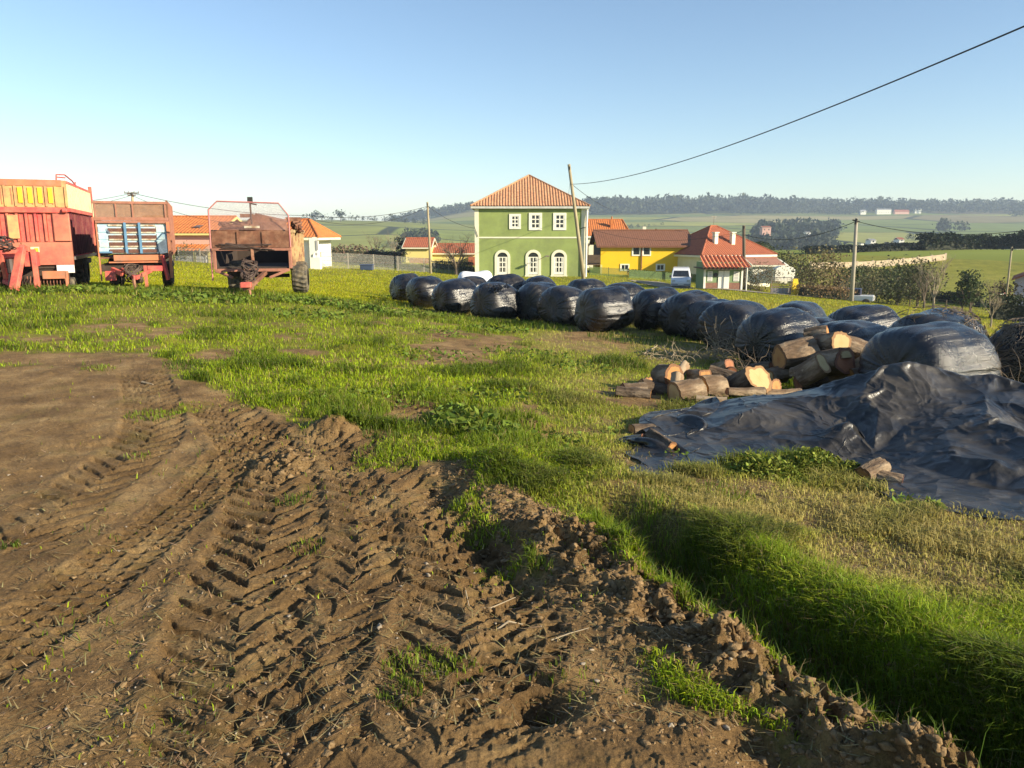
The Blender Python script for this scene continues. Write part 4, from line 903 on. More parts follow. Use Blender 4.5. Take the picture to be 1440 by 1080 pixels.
def gable_roof(root, x0, x1, y0, y1, ze, zt, m, oy=.4, ox=.35, name='roof', pitch=.25, amp=.04, axis='x', trim=None, yr=None):
    mb = MB(); h = MB(); tb = MB()
    if axis == 'x':
        x0 -= ox; x1 += ox; y0 -= oy; y1 += oy; cy = (y0+y1)/2 if yr is None else yr
        roof_slope(mb, (x0,y0,ze),(x1,y0,ze),(x1,cy,zt),(x0,cy,zt), pitch, amp); roof_slope(mb, (x1,y1,ze),(x0,y1,ze),(x0,cy,zt),(x1,cy,zt), pitch, amp)
        h.tube([(x0,cy,zt+.04),(x1,cy,zt+.04)], .1, 6)
        for x in (x0, x1): tb.bar((x,y0,ze-.06),(x,cy,zt-.06),.08,.16); tb.bar((x,y1,ze-.06),(x,cy,zt-.06),.08,.16)
        tb.box(x0,y0,ze-.16,x1,y0+.06,ze-.01)
    else:
        x0 -= ox; x1 += ox; y0 -= oy; y1 += oy; cx = (x0+x1)/2
        roof_slope(mb, (x1,y0,ze),(x1,y1,ze),(cx,y1,zt),(cx,y0,zt), pitch, amp); roof_slope(mb, (x0,y1,ze),(x0,y0,ze),(cx,y0,zt),(cx,y1,zt), pitch, amp)
        h.tube([(cx,y0,zt+.04),(cx,y1,zt+.04)], .1, 6)
        for y in (y0, y1): tb.bar((x0,y,ze-.06),(cx,y,zt-.06),.16,.08); tb.bar((x1,y,ze-.06),(cx,y,zt-.06),.16,.08)
    o = mb.build(name, m, root); h.build('ridge_tiles', m, o); tb.build('verge_board', trim or WHITEC, root); return o
def gable_walls(mb, x0, x1, y0, y1, z0, ze, zt, axis='x'):
    if axis == 'x':
        cy = (y0+y1)/2; prof = [(y0,z0),(y1,z0),(y1,ze),(cy,zt),(y0,ze)]; n = len(mb.v)
        mb.v += [(x0,a,c) for a, c in prof]+[(x1,a,c) for a, c in prof]
    else:
        cx = (x0+x1)/2; prof = [(x1,z0),(x0,z0),(x0,ze),(cx,zt),(x1,ze)]; n = len(mb.v)
        mb.v += [(a,y0,c) for a, c in prof]+[(a,y1,c) for a, c in prof]
    k = 5; mb.f.append(tuple(n+i for i in reversed(range(k)))); mb.f.append(tuple(n+k+i for i in range(k)))
    for i in range(k): j = (i+1) % k; mb.f.append((n+i, n+j, n+k+j, n+k+i))
    return mb
def window(root, x, z, w_, h_, y=0, frame=WHITE, sur=.16, nx=2, nz=3, name='window', bar=.05, glass=GLASS):
    """window on a wall facing -y at local y; x, z centre; w_, h_ opening"""
    f = MB(); a, c = w_/2, h_/2
    if sur:
        f.box(x-a-sur,y-.07,z-c-sur,x+a+sur,y-.003,z-c); f.box(x-a-sur,y-.07,z+c,x+a+sur,y-.003,z+c+sur); f.box(x-a-sur,y-.07,z-c,x-a,y-.003,z+c); f.box(x+a,y-.07,z-c,x+a+sur,y-.003,z+c)
    o = f.build(name, frame, root) if sur else None
    gq = MB(); gq.box(x-a,y-.02,z-c,x+a,y-.004,z+c); gg = gq.build('pane' if sur else name, glass, o or root)
    s = MB()
    for i in range(nx+1): xx = x-a+i*w_/nx; s.box(xx-bar/2 if 0 < i < nx else (xx if i == 0 else xx-bar), y-.045, z-c, xx+bar/2 if 0 < i < nx else (xx+bar if i == 0 else xx), y-.021, z+c)
    for i in range(nz+1): zz = z-c+i*h_/nz; s.box(x-a, y-.043, max(z-c, zz-bar/2), x+a, y-.0225, min(z+c, zz+bar/2))
    s.build('glazing_bar', frame, o or gg)
    return o or gg
class Fr:
    """a house front: converts picture positions on its front plane to local metres"""
    def __init__(s, px, py, Y): s.p = at(px, py, Y); s.Y = Y; s.px = px; s.py = py
    def X(s, px): return at(px, s.py, s.Y).x-s.p.x
    def Z(s, py): return at(s.px, py, s.Y).z-s.p.z
# ---- the green house
f = Fr(745, 391, 75)
G = thing('green_house', 'two storey green house with white trim and a pyramid tile roof', 'house', f.p)
x0, x1 = f.X(669), f.X(821); dep = 10.5; ze = f.Z(290)
MB().box(x0,0,-.6,x1,dep,ze-.2).build('wall', RENDER_G, G)
hip_roof(G, x0, x1, 0, dep, ze, at(748,247,75+dep/2).z-f.p.z, 0.01, TILE_TAN, mat('eave_grey', (.50,.50,.46), .8), ox=.42, pitch=.27, amp=.075)
b = MB()
for xx in (x0, x1):
    MB().box(xx-.06 if xx < 0 else xx-.34,-.05,-.5,xx+.34 if xx < 0 else xx+.06,.4,ze-.24).build('corner_pilaster', WHITEC, G)
b = MB(); z = f.Z(334); b.box(x0+.34,-.05,z-.07,x1-.34,-.002,z+.07); b.build('string_course', WHITEC, G)
for px, w_, h_ in ((724.2,.72,1.02),(752.5,.86,1.22),(786.2,.86,1.22)): window(G, f.X(px), f.Z(311.5), w_, h_, sur=.20, bar=.1)
def arched(root, x, z0, z1, w_):
    n = 12; a = w_/2; hh = z1-z0; sp_ = z0+hh*.80; ri = a; s = .26; fr = MB()
    arch = lambda r_, rz, y: [(x+r_*math.cos(t), y, sp_+rz*math.sin(t)) for t in [math.pi*i/n for i in range(n+1)]]
    Ro = arch(a+s, hh*.2+s, -.08); Ri = arch(a, hh*.2, -.08); Rib = arch(a, hh*.2, -.003); Rob = arch(a+s, hh*.2+s, -.003)
    for i in range(n): fr.poly([Ro[i], Ri[i], Ri[i+1], Ro[i+1]][::1]); fr.poly([Ri[i], Rib[i], Rib[i+1], Ri[i+1]]); fr.poly([Ro[i+1], Rob[i+1], Rob[i], Ro[i]])
    fr.box(x-a-s,-.08,z0-.05,x-a,-.003,sp_); fr.box(x+a,-.08,z0-.05,x+a+s,-.003,sp_); fr.box(x-a-s-.05,-.12,z0-.2,x+a+s+.05,-.003,z0-.05)
    o = fr.build('arched_window', WHITEC, root)
    p = MB(); q_ = [(x-a,-.012,z0)]+[(x+a,-.012,z0)]+arch(a, hh*.2, -.012); p.poly(q_); p.build('pane', GLASS, o)
    d = MB(); d.box(x-a,-.05,z0,x-a+.16,-.014,sp_-.02); d.box(x+a-.16,-.05,z0,x+a,-.014,sp_-.02); d.box(x-a,-.052,sp_-.08,x+a,-.014,sp_+.0); d.box(x-.05,-.055,z0,x+.05,-.014,sp_-.08); d.box(x-a+.16,-.046,z0,x+a-.16,-.014,z0+.25)
    for k in (1, 2): zz = z0+.25+(sp_-z0-.3)*k/3; d.box(x-a+.16,-.044,zz-.05,x+a-.16,-.0145,zz+.05)
    for k in (-1, 1): d.box(x+k*.26-.03,-.042,z0+.25,x+k*.26+.03,-.0148,sp_-.08)
    d.build('casement', WHITE, o)
for px in (706.7, 749.8, 785.9): arched(G, f.X(px), f.Z(386), f.Z(355), .98)
b = MB(); xx, z = f.X(766), f.Z(360); b.tube([(f.X(760),-.05,f.Z(364)),(xx,-1.1,z),(xx+.15,-1.2,z)],.03,5); b.box(xx,-1.4,z-.05,xx+.35,-1.1,z+.08); b.build('wall_lamp', STEEL, G)
b = MB(); b.tube([(x1+.16,-.25,-.5),(x1+.16,-.25,ze-1.5),(x1+.2,-.2,ze-.3)],.10,8); b.build('downpipe', WHITE, G)
b = MB(); b.tube([(x1-.5,-.06,f.Z(322)),(x1-.1,-.12,f.Z(320)),(x1+.3,-.2,f.Z(320))],.03,4); b.tube([(x0-.1,-.1,f.Z(318)),(x0+.25,-.1,f.Z(333))],.025,4); b.build('cable_bracket', BLACK, G)
# ---- yellow house
f = Fr(900, 392, 88); Yh = thing('yellow_house', 'bright yellow house with a long brown roof and wooden side balcony', 'house', f.p)
x0, x1 = f.X(844), f.X(969); dep = 8; ze = f.Z(346); zt = at(900,324,92).z-f.p.z
gable_walls(MB(), x0, x1, 0, dep, -.8, ze-.1, zt-.15).build('wall', YEL, Yh)
gable_roof(Yh, x0, x1, 0, dep, ze, zt, TILE_BR, ox=.5, oy=.5, pitch=.25, amp=.02, trim=TILE_BR)
for px in (893.5, 908): window(Yh, f.X(px), f.Z(353), .75, .85, sur=.12, nx=1, nz=1)
for px in (878, 928): window(Yh, f.X(px), f.Z(376), .8, .55, sur=.12, nx=2, nz=1)
b = MB(); b.tube([(f.X(901),-.1,-.5),(f.X(901),-.1,ze-.1)],.07,6); b.build('downpipe', RUST, Yh)
b = MB(); b.tube([(f.X(960.5),-.1,-.5),(f.X(960.5),-.1,ze-.1)],.12,6); b.box(f.X(958),-.2,f.Z(372),f.X(962),-.05,f.Z(369)); b.build('gas_pipe', mat('ochre', (.55,.30,.02), .8), Yh)
b = MB(); zb = f.Z(371); b.box(x0-1.5,.0,zb-.15,x0-.003,6,zb); b.box(x0-1.5,0,zb,x0-1.42,6,zb+1.1); b.box(x0-1.4,0,zb+.1,x0-.01,.06,zb+1.0)
for y in (0.05, 3, 5.9): b.box(x0-1.5,y,zb,x0-1.38,y+.12,ze+.3)
b.build('balcony', WOODD, Yh)
b = MB()
for i in range(14): b.box(x0-.05,.2+i*.5,zb+.1,x0-.01,.5+i*.5,ze+.1)
b.build('wood_cladding', WOODD, Yh)
b = MB(); b.box(x0-.02,-.005,-.8,x0+.2,-.002,zb-.1); b.build('corner_trim', PYEL, Yh)
# roof vents behind the ridge
b = MB(); b.box(f.X(912),5,zt-1,f.X(917),5.5,zt+.45); b.build('chimney', WHITEC, Yh)
b = MB(); b.tube([(f.X(932),5.2,zt-1),(f.X(932),5.2,zt+.2)],.12,6); b.build('flue', BLACK, Yh)
# ---- house with orange roof behind the green one
f = Fr(845, 392, 108); O1 = thing('orange_roofed_house', 'house behind the yellow one of which the orange roof and chimney show', 'house', f.p)
x0, x1 = f.X(810), f.X(883); ze = f.Z(332)
MB().box(x0,0,-.5,x1,7,ze-.2).build('wall', WHITEC, O1)
hip_roof(O1, x0, x1, 0, 7, ze, at(845,309,111.5).z-f.p.z, 6.2, TILE_OR, pitch=.3)
b = MB(); b.box(f.X(858.5),1.5,ze,f.X(862.5),2.0,f.Z(308)); b.tube([(f.X(860.5),1.7,f.Z(308)),(f.X(860.5),1.7,f.Z(304))],.1,6); b.build('chimney', TILE_OR, O1)
# ---- hipped red roof house at right
f = Fr(986, 396, 84); H3 = thing('red_roofed_house', 'white walled house with a big red hipped roof and two chimneys', 'house', f.p, R(24))
wx, wy = 9.6, 8.8; ze = f.Z(359)
MB().box(0,0,-1,wx,wy,ze-.2).build('wall', WHITEC, H3)
hip_roof(H3, 0, wx, 0, wy, ze, at(1008,318,89).z-f.p.z, .8, TILE_RED, WHITE, ox=.45, pitch=.3)
for x, y in ((2.6,1.3),(4.9,1.2)):
    b = MB(); b.box(x,y,ze+.2,x+.45,y+.45,ze+2.35); b.box(x-.08,y-.08,ze+2.35,x+.53,y+.53,ze+2.47); b.build('chimney', WHITEC, H3)
b = MB(); zt_ = at(1008,318,89).z-f.p.z; b.tube([(wx/2,wy/2,zt_),(wx/2,wy/2,zt_+1.3)],.025,4); b.bar((wx/2-.4,wy/2,zt_+1.1),(wx/2+.4,wy/2,zt_+1.1),.03); b.bar((wx/2-.3,wy/2,zt_+.9),(wx/2+.3,wy/2,zt_+.9),.03); b.build('aerial', STEEL, H3)
b = MB(); b.box(2.5,-.02,.6,3.6,-.004,1.7); b.build('window', GLASS, H3)
# ---- green hut with tiled lean-to
f = Fr(1015, 406, 64); K = thing('green_hut', 'small green hut with white double door under a tiled canopy', 'hut', f.p)
x0, x1 = f.X(990), f.X(1043); ze = f.Z(376)
MB().box(x0,0,-.4,x1,3,ze+.4).build('wall', mat('hut_green', (.20,.28,.13), .9, .1, 2), K)
MB().box(x0-.01,-.03,-.4,x1+.01,-.003,f.Z(397.5)).build('brick_plinth', mat('brick', (.24,.12,.08), .9, .3, 6), K)
mb = MB(); a0, a1 = f.X(984), f.X(1050); zt = at(1015,360,65.6).z-f.p.z; mb2 = roof_slope(mb, (a0,-.9,ze-.05),(a1,-.9,ze-.05),(a1-.1,1.6,zt),(a0+.25,1.6,zt), .33, .13); rf = mb.build('canopy_roof', mat('canopy_tiles', (.50,.13,.055), .8, .3, 5, col2=(.62,.26,.12)), K)
b = MB(); b.box(a0+.1,-.8,ze-.14,a1-.1,3,ze-.05); b.build('eaves', WOODD, K)
b = MB(); b.box(f.X(1009),-.06,-.3,f.X(1024.5),-.032,f.Z(380.5)); d_ = b.build('door', WHITE, K); b = MB(); xm = f.X(1016.7); b.box(xm-.015,-.07,-.3,xm+.015,-.061,f.Z(381)); b.build('door_gap', GREYW, d_)
b = MB(); n = 8; cx_, zz = xm, f.Z(380.5); b.poly([(cx_+.46*math.cos(t), -.05, zz+.25*math.sin(t)) for t in [math.pi*i/n for i in range(n+1)]]); b.build('fanlight', GLASS, K)
b = MB(); b.box(f.X(988.5),-.08,-.3,f.X(991.5),-.004,ze-.15); b.box(f.X(1041),-.08,-.3,f.X(1043.5),-.004,ze-.15); b.build('pilaster', WHITE, K)
for a_, c_ in ((994,1001),(1030.5,1038.5)):
    b = MB(); b.box(f.X(a_),-.04,f.Z(395.5),f.X(c_),-.01,f.Z(381.5)); w1 = b.build('shutter_window', WHITE, K); b = MB()
    for k in range(6): b.box(f.X(a_)+.08,-.05,f.Z(394.5-k*2.1),f.X(c_)-.08,-.041,f.Z(393.5-k*2.1))
    b.build('slat', GREYW, w1)
b = MB(); b.tube([(f.X(1005),-.08,f.Z(386.5)),(f.X(1005),-.04,f.Z(386.5))],.18,12); b.build('round_plaque', BLACK, K)
b = MB(); b.tube([(f.X(1044.5),-.9,-.5),(f.X(1044.5),-.9,ze)],.05,6); b.build('canopy_post', WHITE, K)
# ---- pink roofed shed
f = Fr(1082, 390, 78); Sd = thing('white_shed', 'low white shed with a faded pink roof beside the green hut', 'shed', f.p)
gable_walls(MB(), f.X(1058), f.X(1108), 0, 5, -.6, f.Z(373), f.Z(366)).build('wall', WHITE, Sd)
gable_roof(Sd, f.X(1058), f.X(1100), 0, 5, f.Z(372.5), f.Z(364), mat('pink_roof', (.42,.20,.13), .9, .15, 2), ox=.2, oy=.3, amp=.02)
b = MB(); n = 10; xa, xb = f.X(1083), f.X(1110); b.prism([(xa,-.3),(xb,-.3)]+[( (xa+xb)/2+(xb-xa)/2*math.cos(t), f.Z(379)+ .42*math.sin(t)) for t in [math.pi*i/n for i in range(n+1)]], -1.5, -.41); b.build('arched_annex', WHITE, Sd)
# ---- two houses on the left
f = Fr(270, 368, 62); A1 = thing('peach_house', 'peach house with a bright orange roof between the two right trailers', 'house', f.p)
x0, x1 = f.X(180), f.X(306); dep = 8; ze = f.Z(328)
gable_walls(MB(), x0, x1, 0, dep, -.5, ze-.05, at(270,305,66).z-f.p.z-.1).build('wall', PINK, A1)
gable_roof(A1, x0, x1, 0, dep, ze, at(270,305,66).z-f.p.z, TILE_OR, ox=.35, pitch=.28, amp=.05, trim=PYEL)
b = MB(); b.box(x0,-1.3,f.Z(353)-.1,x1-.2,-.003,f.Z(353)); b.build('porch_ceiling', WOODD, A1)
mb = MB(); roof_slope(mb, (x0,-1.5,f.Z(352.5)),(x1-.5,-1.5,f.Z(352.5)),(x1-.5,-.02,f.Z(344)),(x0,-.02,f.Z(344)), .28, .05); mb.build('porch_roof', TILE_OR, A1)
b = MB(); b.box(x0,-1.3,-.5,x1-.6,-.02,.5)
b.build('porch_wall', GREYW, A1); b = MB()
for px in (255, 284, 304): b.box(f.X(px)-.08,-1.38,-.4,f.X(px)+.08,-1.28,f.Z(354))
b.build('porch_post', PYEL, A1)
b = MB(); b.box(f.X(270),.8,f.Z(325.5),f.X(279),.9,f.Z(319.5)); b.poly([(f.X(269),.7,f.Z(319)),(f.X(280),.7,f.Z(319)),(f.X(279),2,f.Z(315)),(f.X(270),2,f.Z(315))]); b.build('skylight', STEEL, A1)
f = Fr(438, 377, 66); A2 = thing('white_corner_house', 'white house with an orange roof right behind the rusty spreader', 'house', f.p)
x0, x1 = f.X(362), f.X(446)
MB().box(x0,0,-.5,x1-.6,8,f.Z(334)-.15).build('wall', WHITE, A2)
hip_roof(A2, x0, x1, 0, 8, f.Z(334), at(400,309,70).z-f.p.z, 2.0, TILE_OR, WHITEC, ox=.3, pitch=.28)
b = MB(); b.box(x1-.5,-.3,-.5,x1-.25,.0,f.Z(335)); b.box(x1-.25,-.3,f.Z(356),x1+.15,.3,f.Z(335)+.1); b.box(x1-.25,-.3,-.5,x1+.35,.3,f.Z(362)); b.build('porch_pillar', WHITE, A2)
b = MB(); b.box(f.X(447),-.35,f.Z(352),f.X(450),-.31,f.Z(338)); b.build('window', GREYW, A2)
b = MB(); b.box(f.X(446),-.5,f.Z(359),f.X(449),-.31,f.Z(355.5)); b.build('meter_box', GREYW, A2)
f = Fr(590, 380, 100); A3 = thing('pale_yellow_house', 'pale yellow house with red roof seen left of the wooden pole', 'house', f.p)
x0, x1 = f.X(571), f.X(604); ze = f.Z(348)
MB().box(x0,0,-.5,x1,7,ze+.1).build('wall', PYEL, A3)
gable_roof(A3, x0, x1, 0, 7, ze, at(585,335,103.5).z-f.p.z, TILE_RED, ox=.4, trim=WHITEC)
MB().box(x0+.5,-.03,-.4,x1,-.003,f.Z(363)).build('brick_plinth', mat('brick_wall', (.36,.20,.11), .9, .3, 2), A3)
f = Fr(640, 382, 104); A4 = thing('low_yellow_house', 'low yellow house with a red roof behind the bare shrub', 'house', f.p)
x0, x1 = f.X(602), f.X(668); ze = f.Z(356)
MB().box(x0,0,-.5,x1,7,ze+.1).build('wall', PYEL, A4)
gable_roof(A4, x0, x1, 0, 7, ze, at(640,343,107.5).z-f.p.z, TILE_RED, ox=.4, trim=WHITEC)
b = MB(); b.box(f.X(608),2,ze,f.X(611.5),2.5,f.Z(338)); b.build('chimney', WHITEC, A4)
MB().box(f.X(660),-2,-.4,f.X(672),-.03,f.Z(361)).build('red_lean_to', TILE_RED, A4)
f = Fr(1440, 418, 78); A5 = thing('lilac_house', 'lilac grey house with a red roof at the right edge', 'house', f.p, R(-34))
gable_walls(MB(), f.X(1427), f.X(1475), 0, 8, -1, f.Z(393), f.Z(382), axis='y').build('wall', mat('lilac_render', (.42,.38,.46), .9, .06, 1), A5)
gable_roof(A5, f.X(1427), f.X(1475), 0, 8, f.Z(393.5), f.Z(380), TILE_RED, axis='y', ox=.3, trim=TILE_RED)
b = MB(); b.box(f.X(1424.5),-.1,f.Z(400),f.X(1427)-.01,.1,f.Z(396)); b.build('wall_lamp', BLACK, A5)
# ================================================================== POLES AND CABLES
WPOLE = mat('weathered_pole', (.30,.24,.14), .9, .2, 3, col2=(.36,.31,.20), stretch=(6,6,.6))
DPOLE = mat('dark_pole', (.12,.09,.06), .9, .2, 3, stretch=(6,6,.6))
CPOLE = mat('concrete_pole', (.34,.30,.24), .9, .1, 3)
CABLE = mat('black_cable', (.012,.012,.015), .6, .1)
def pole(bx, by, tx, ty, Y, r0, r1, label, m=WPOLE, arms=(), sink=.5, name='utility_pole'):
    B = at(bx, by, Y); T = at(tx, ty, Y); o = thing(name, label, 'utility pole', B)
    d = (T-B); b = MB(); b.tube([tuple(-d.normalized()*sink), tuple(d*.5+Vector((.02,0,0))), tuple(d)], [r0, (r0+r1)/2, r1], 10); b.build('shaft', m, o, smooth=True)
    for frac, w_ in arms:
        b = MB(); p = d*frac; b.bar(p+Vector((-w_,-.1,0)), p+Vector((w_,-.1,0)), .08); 
        a = b.build('cross_arm', STEEL, o); b = MB()
        for s in (-1, -.4, .4, 1): b.tube([p+Vector((s*w_*.95,-.1,.04)), p+Vector((s*w_*.95,-.1,.16))], .04, 6)
        b.build('insulator', GREYW, a)
    b = MB(); p = d*.965; b.tube([p+Vector((0,-.1,-.1)), p+Vector((0,-.14,.12))], .05, 6); b.build('cable_clamp', BLACK, o)
    return o, B, T
def cable(a, b_, sag, r, label, n=40, name='overhead_cable'):
    a = Vector(a); b_ = Vector(b_); P = [a.lerp(b_, t)-Vector((0, 0, sag*4*t*(1-t))) for t in [i/n for i in range(n+1)]]
    o = MB().tube(P, r, 5).build(name, CABLE, smooth=True)
    return tag(o, label, 'cable')
_, B, T = pole(821,396,800,231,55,.15,.10,'tall leaning wooden pole in front of the green house')
top = at(804,259,54.9)
cable(top, at(1700,-76,11.0), .72, .017, 'thick black cable sweeping from the leaning pole to the upper right')
cable(top, at(868,297,92), .3, .018, 'thin cable running from the leaning pole behind the green house')
cable(at(802,252,54.9), at(797,290,74), .2, .010, 'short drop wire from the leaning pole to the green house roof')
_, B, T = pole(606,392,601,284,72,.13,.09,'pale wooden pole left of the green house beside the bare shrub')
cable(at(602,290,71.9), at(668,321,75.4), .35, .018, 'cable from the pale pole down to the green house corner')
cable(at(602,290,71.9), at(430,303,66), .5, .02, 'upper cable crossing from the pale pole towards the spreader')
cable(at(602,291,71.9), at(430,306,66), 1.0, .018, 'lower cable crossing from the pale pole towards the spreader')
_, B2, T2 = pole(188,372,186,270,60,.12,.09,'pole with cross arms rising behind the blue fronted trailer', arms=((.985,.55),(.955,.3)))
cable(at(188,272,59.9), at(430,303,66), .4, .02, 'upper cable between the cross arm pole and the spreader')
cable(at(186,275,59.9), at(430,306,66), 1.2, .016, 'lower cable between the cross arm pole and the spreader')
cable(at(184,272,59.9), at(-60,280,58), .6, .016, 'upper cable running left from the cross arm pole over the wagon')
cable(at(184,275,59.9), at(-60,286,58), .8, .014, 'lower cable running left from the cross arm pole over the wagon')
po, B, T = pole(1197,425,1204.5,307,64,.18,.12,'tall concrete pole with a street lamp at the edge of the bale field', m=CPOLE)
b = MB(); p = at(1205,345,63.9)-B; b.tube([p, p+Vector((.15,-.35,.1))], .03, 5); b.box(p.x+.05,p.y-.6,p.z+.02,p.x+.3,p.y-.3,p.z+.14); b.build('street_light', WHITE, po)
b = MB(); p = at(1204,312,63.9)-B; b.tube([p+Vector((-.3,0,.15)), p+Vector((.3,0,.0))], .06, 6); b.tube([p+Vector((-.1,-.1,-.2)), p+Vector((0,-.1,.25))], .09, 6); b.build('cable_joint', BLACK, po)
_, B, T = pole(1046,400,1046,317,76,.17,.14,'dark pole standing in front of the red roofed house', m=DPOLE)
cable(at(1204,311,64), at(1046,330,76), .9, .028, 'bundled cable between the concrete pole and the dark pole')
cable(at(1204,311,64), at(1560,302,50), 1.15, .022, 'cable sagging from the concrete pole to the right edge')
cable(at(1046,322,76), at(1012,332,86), .3, .016, 'short cable from the dark pole to the red roofed house')
cable(at(1046,325,76), at(830,322,92), 1.1, .016, 'low cable passing over the brown roof of the yellow house')
pole(1411,446,1423,347,58,.08,.06,'slim pale pole near the right edge by the dark hedge', m=WPOLE)
# ================================================================== VEHICLES
PAINTW = mat('white_car_paint', (.78,.79,.80), .35, .03, 2, coat=.5)
f = Fr(957, 407, 68); Vn = thing('white_van', 'small white van parked facing the bales beside the yellow house', 'van', f.p, R(-12))
prof = [(0,.25),(-.04,.62),(.12,.86),(.72,1.02),(1.28,1.62),(1.7,1.78),(4.0,1.82),(4.25,1.6),(4.3,.35),(4.2,.22)]
b = MB(); n = len(prof); rows = [(-.80,-.03,.0),(-.86,0,0),(.86,0,0),(.80,-.03,0)]
vs_ = []
for k, (hx, dz, _) in enumerate(rows):
    for y, z in prof:
        tw = .14*max(0, (z-1.0))/.8; inset = 1-tw/.86
        b.v.append((hx*inset, y+(.03 if abs(hx) < .85 else 0), z+(dz if z > 1 else 0)))
b.v = [(v[0], v[1], v[2]) for v in b.v]; order = [1, 2]
b.f.append(tuple(n+i for i in range(n))); b.f.append(tuple(2*n+i for i in reversed(range(n))))
for i in range(n): j = (i+1) % n; b.f.append((n+i, 2*n+i, 2*n+j, n+j))
b.v = [(0, 0, 0)]*n+b.v[n:3*n]; b.build('body', PAINTW, Vn, bevel=.06)
b = MB(); b.poly([(-.72,.755,1.07),(.72,.755,1.07),(.62,1.235,1.59),(-.62,1.235,1.59)]); b.build('windscreen', GLASS, Vn)
for s in (-1, 1):
    b = MB(); b.box(s*.5,-.055,.66,s*.78,.0,.84); b.build('headlight', mat('lamp_glass', (.6,.62,.62), .2), Vn)
    b = MB(); b.box(s*.84,.85,1.0,s*1.02,.95,1.18); b.build('wing_mirror', BLACK, Vn)
    b = MB(); b.poly([(s*.845,1.0,1.1),(s*.845,2.1,1.12),(s*.76,2.0,1.55),(s*.77,1.3,1.55)]); b.build('side_window', GLASS, Vn)
b = MB(); b.box(-.84,-.09,.3,.84,-.02,.5); b.build('bumper', GREYW, Vn, bevel=.03)
b = MB(); b.box(-.26,-.105,.38,.26,-.092,.49); b.build('number_plate', WHITE, Vn)
for s in (-1, 1):
    for y in (.8, 3.4): wheel(Vn, s*.76, y, .3, .31, .2, STEEL, False)
f = Fr(1228, 430, 71); Jp = thing('small_pickup', 'small dark blue and white four wheel drive parked by the concrete pole', 'car', f.p, R(62))
b = MB(); b.box(-.72,0,.45,.72,3.3,.95); b.build('body', PAINTW, Jp, bevel=.06)
b = MB(); b.box(-.66,1.1,.95,.66,2.9,1.55); b.build('cab', mat('navy_cover', (.02,.025,.06), .5), Jp, bevel=.08)
b = MB(); b.box(-.67,1.3,1.05,-.661,2.7,1.42); b.build('side_window', GLASS, Jp)
b = MB(); b.box(-.6,-.06,.5,.6,-.003,.85); b.build('grille', GREYW, Jp)
for s in (-1, 1):
    for y in (.6, 2.7): wheel(Jp, s*.68, y, .33, .35, .22, STEEL, False)
f = Fr(515, 380, 68.5); Tk = thing('blue_trough', 'dark blue plastic trough on the far edge of the mown field', 'trough', f.p)
b = MB(); b.box(-.55,0,0,.55,.7,.5); b.build('tub', mat('navy_plastic', (.04,.06,.11), .5), Tk, bevel=.05); b = MB(); b.box(-.6,-.05,.46,.6,.75,.52); b.build('rim', mat('navy_rim', (.07,.09,.16), .5), Tk)
# ================================================================== FENCES, GATE, WALLS
def fence(P, name, label, post_m, h, wire=True, spacing=3.0, mesh=None, pr=.05, cat='fence', rail=None, fill=None):
    base = Vector((P[0][0], P[0][1], 0)); o = thing(name, label, cat, base); pts = []
    for (xa, ya_), (xb, yb) in zip(P[:-1], P[1:]):
        L_ = math.hypot(xb-xa, yb-ya_); k = max(1, round(L_/spacing))
        pts += [(xa+(xb-xa)*i/k, ya_+(yb-ya_)*i/k) for i in range(k)]
    pts.append(P[-1]); Q = [Vector((x-base.x, y-base.y, g(x, y))) for x, y in pts]
    for q_ in Q: MB().bar(q_-Vector((0, 0, .3)), q_+Vector((0, 0, h)), pr*2).build('post', post_m, o)
    if wire:
        b = MB()
        for fz in (.25, .5, .75, .97): b.tube([q_+Vector((0, -pr, h*fz)) for q_ in Q], .012, 4)
        b.build('wire', STEEL, o)
    if mesh:
        b = MB()
        for a, c in zip(Q[:-1], Q[1:]): b.poly([a+Vector((0,-pr-.01,0)), c+Vector((0,-pr-.01,0)), c+Vector((0,-pr-.01,h*.97)), a+Vector((0,-pr-.01,h*.97))])
        b.build('mesh_panel', mesh, o)
    if fill:
        b = MB()
        for a, c in zip(Q[:-1], Q[1:]): b.bar(a+Vector((0,0,h*.42)), c+Vector((0,0,h*.42)), .14, h*.9)
        b.build('panel', fill, o)
    return o
def W2(px, py, Y): p = at(px, py, Y); return (p.x, p.y)
NETG = mesh_mat('green_net', (.10,.16,.05), .6); NETL = mesh_mat('chain_link', (.30,.30,.26), .22)
fence([W2(452,380,68), W2(560,383,74), W2(664,386,80)], 'wire_fence', 'wire fence with slim posts along the far side of the mown field', CPOLE, 1.4, mesh=NETL, spacing=3.2, pr=.04)
fence([W2(252,368,60.4), W2(312,370,60.4)], 'garden_fence', 'grey garden fence in front of the peach house', CPOLE, 1.1, mesh=NETL, spacing=1.6, pr=.04)
fence([W2(829,392,79), W2(882,393,79)], 'green_mesh_fence', 'green mesh fence in front of the yellow house, left stretch', BLACK, .9, wire=False, mesh=NETG, spacing=1.9, pr=.03)
fence([W2(884,394,78), W2(950,396,80), W2(984,396,78)], 'garden_mesh_fence', 'green mesh fence behind the white van', BLACK, .85, wire=False, mesh=NETG, spacing=2.0, pr=.03)
fence([W2(1140,370,120), W2(1205,372,124), W2(1328,374,136)], 'pale_wall', 'long pale boundary wall with pillars across the green rise', mat('pillar', (.52,.42,.30), .9, .1, 1), 1.15, wire=False, spacing=4.3, pr=.15, cat='wall', fill=mat('pale_block', (.42,.33,.22), .9, .25, 1.5, col2=(.34,.27,.20)))
fence([W2(1232,424,78), W2(1330,434,72), W2(1400,440,66)], 'orchard_fence', 'thin post and wire fence around the orchard on the right', DPOLE, 1.0, spacing=3, pr=.04)
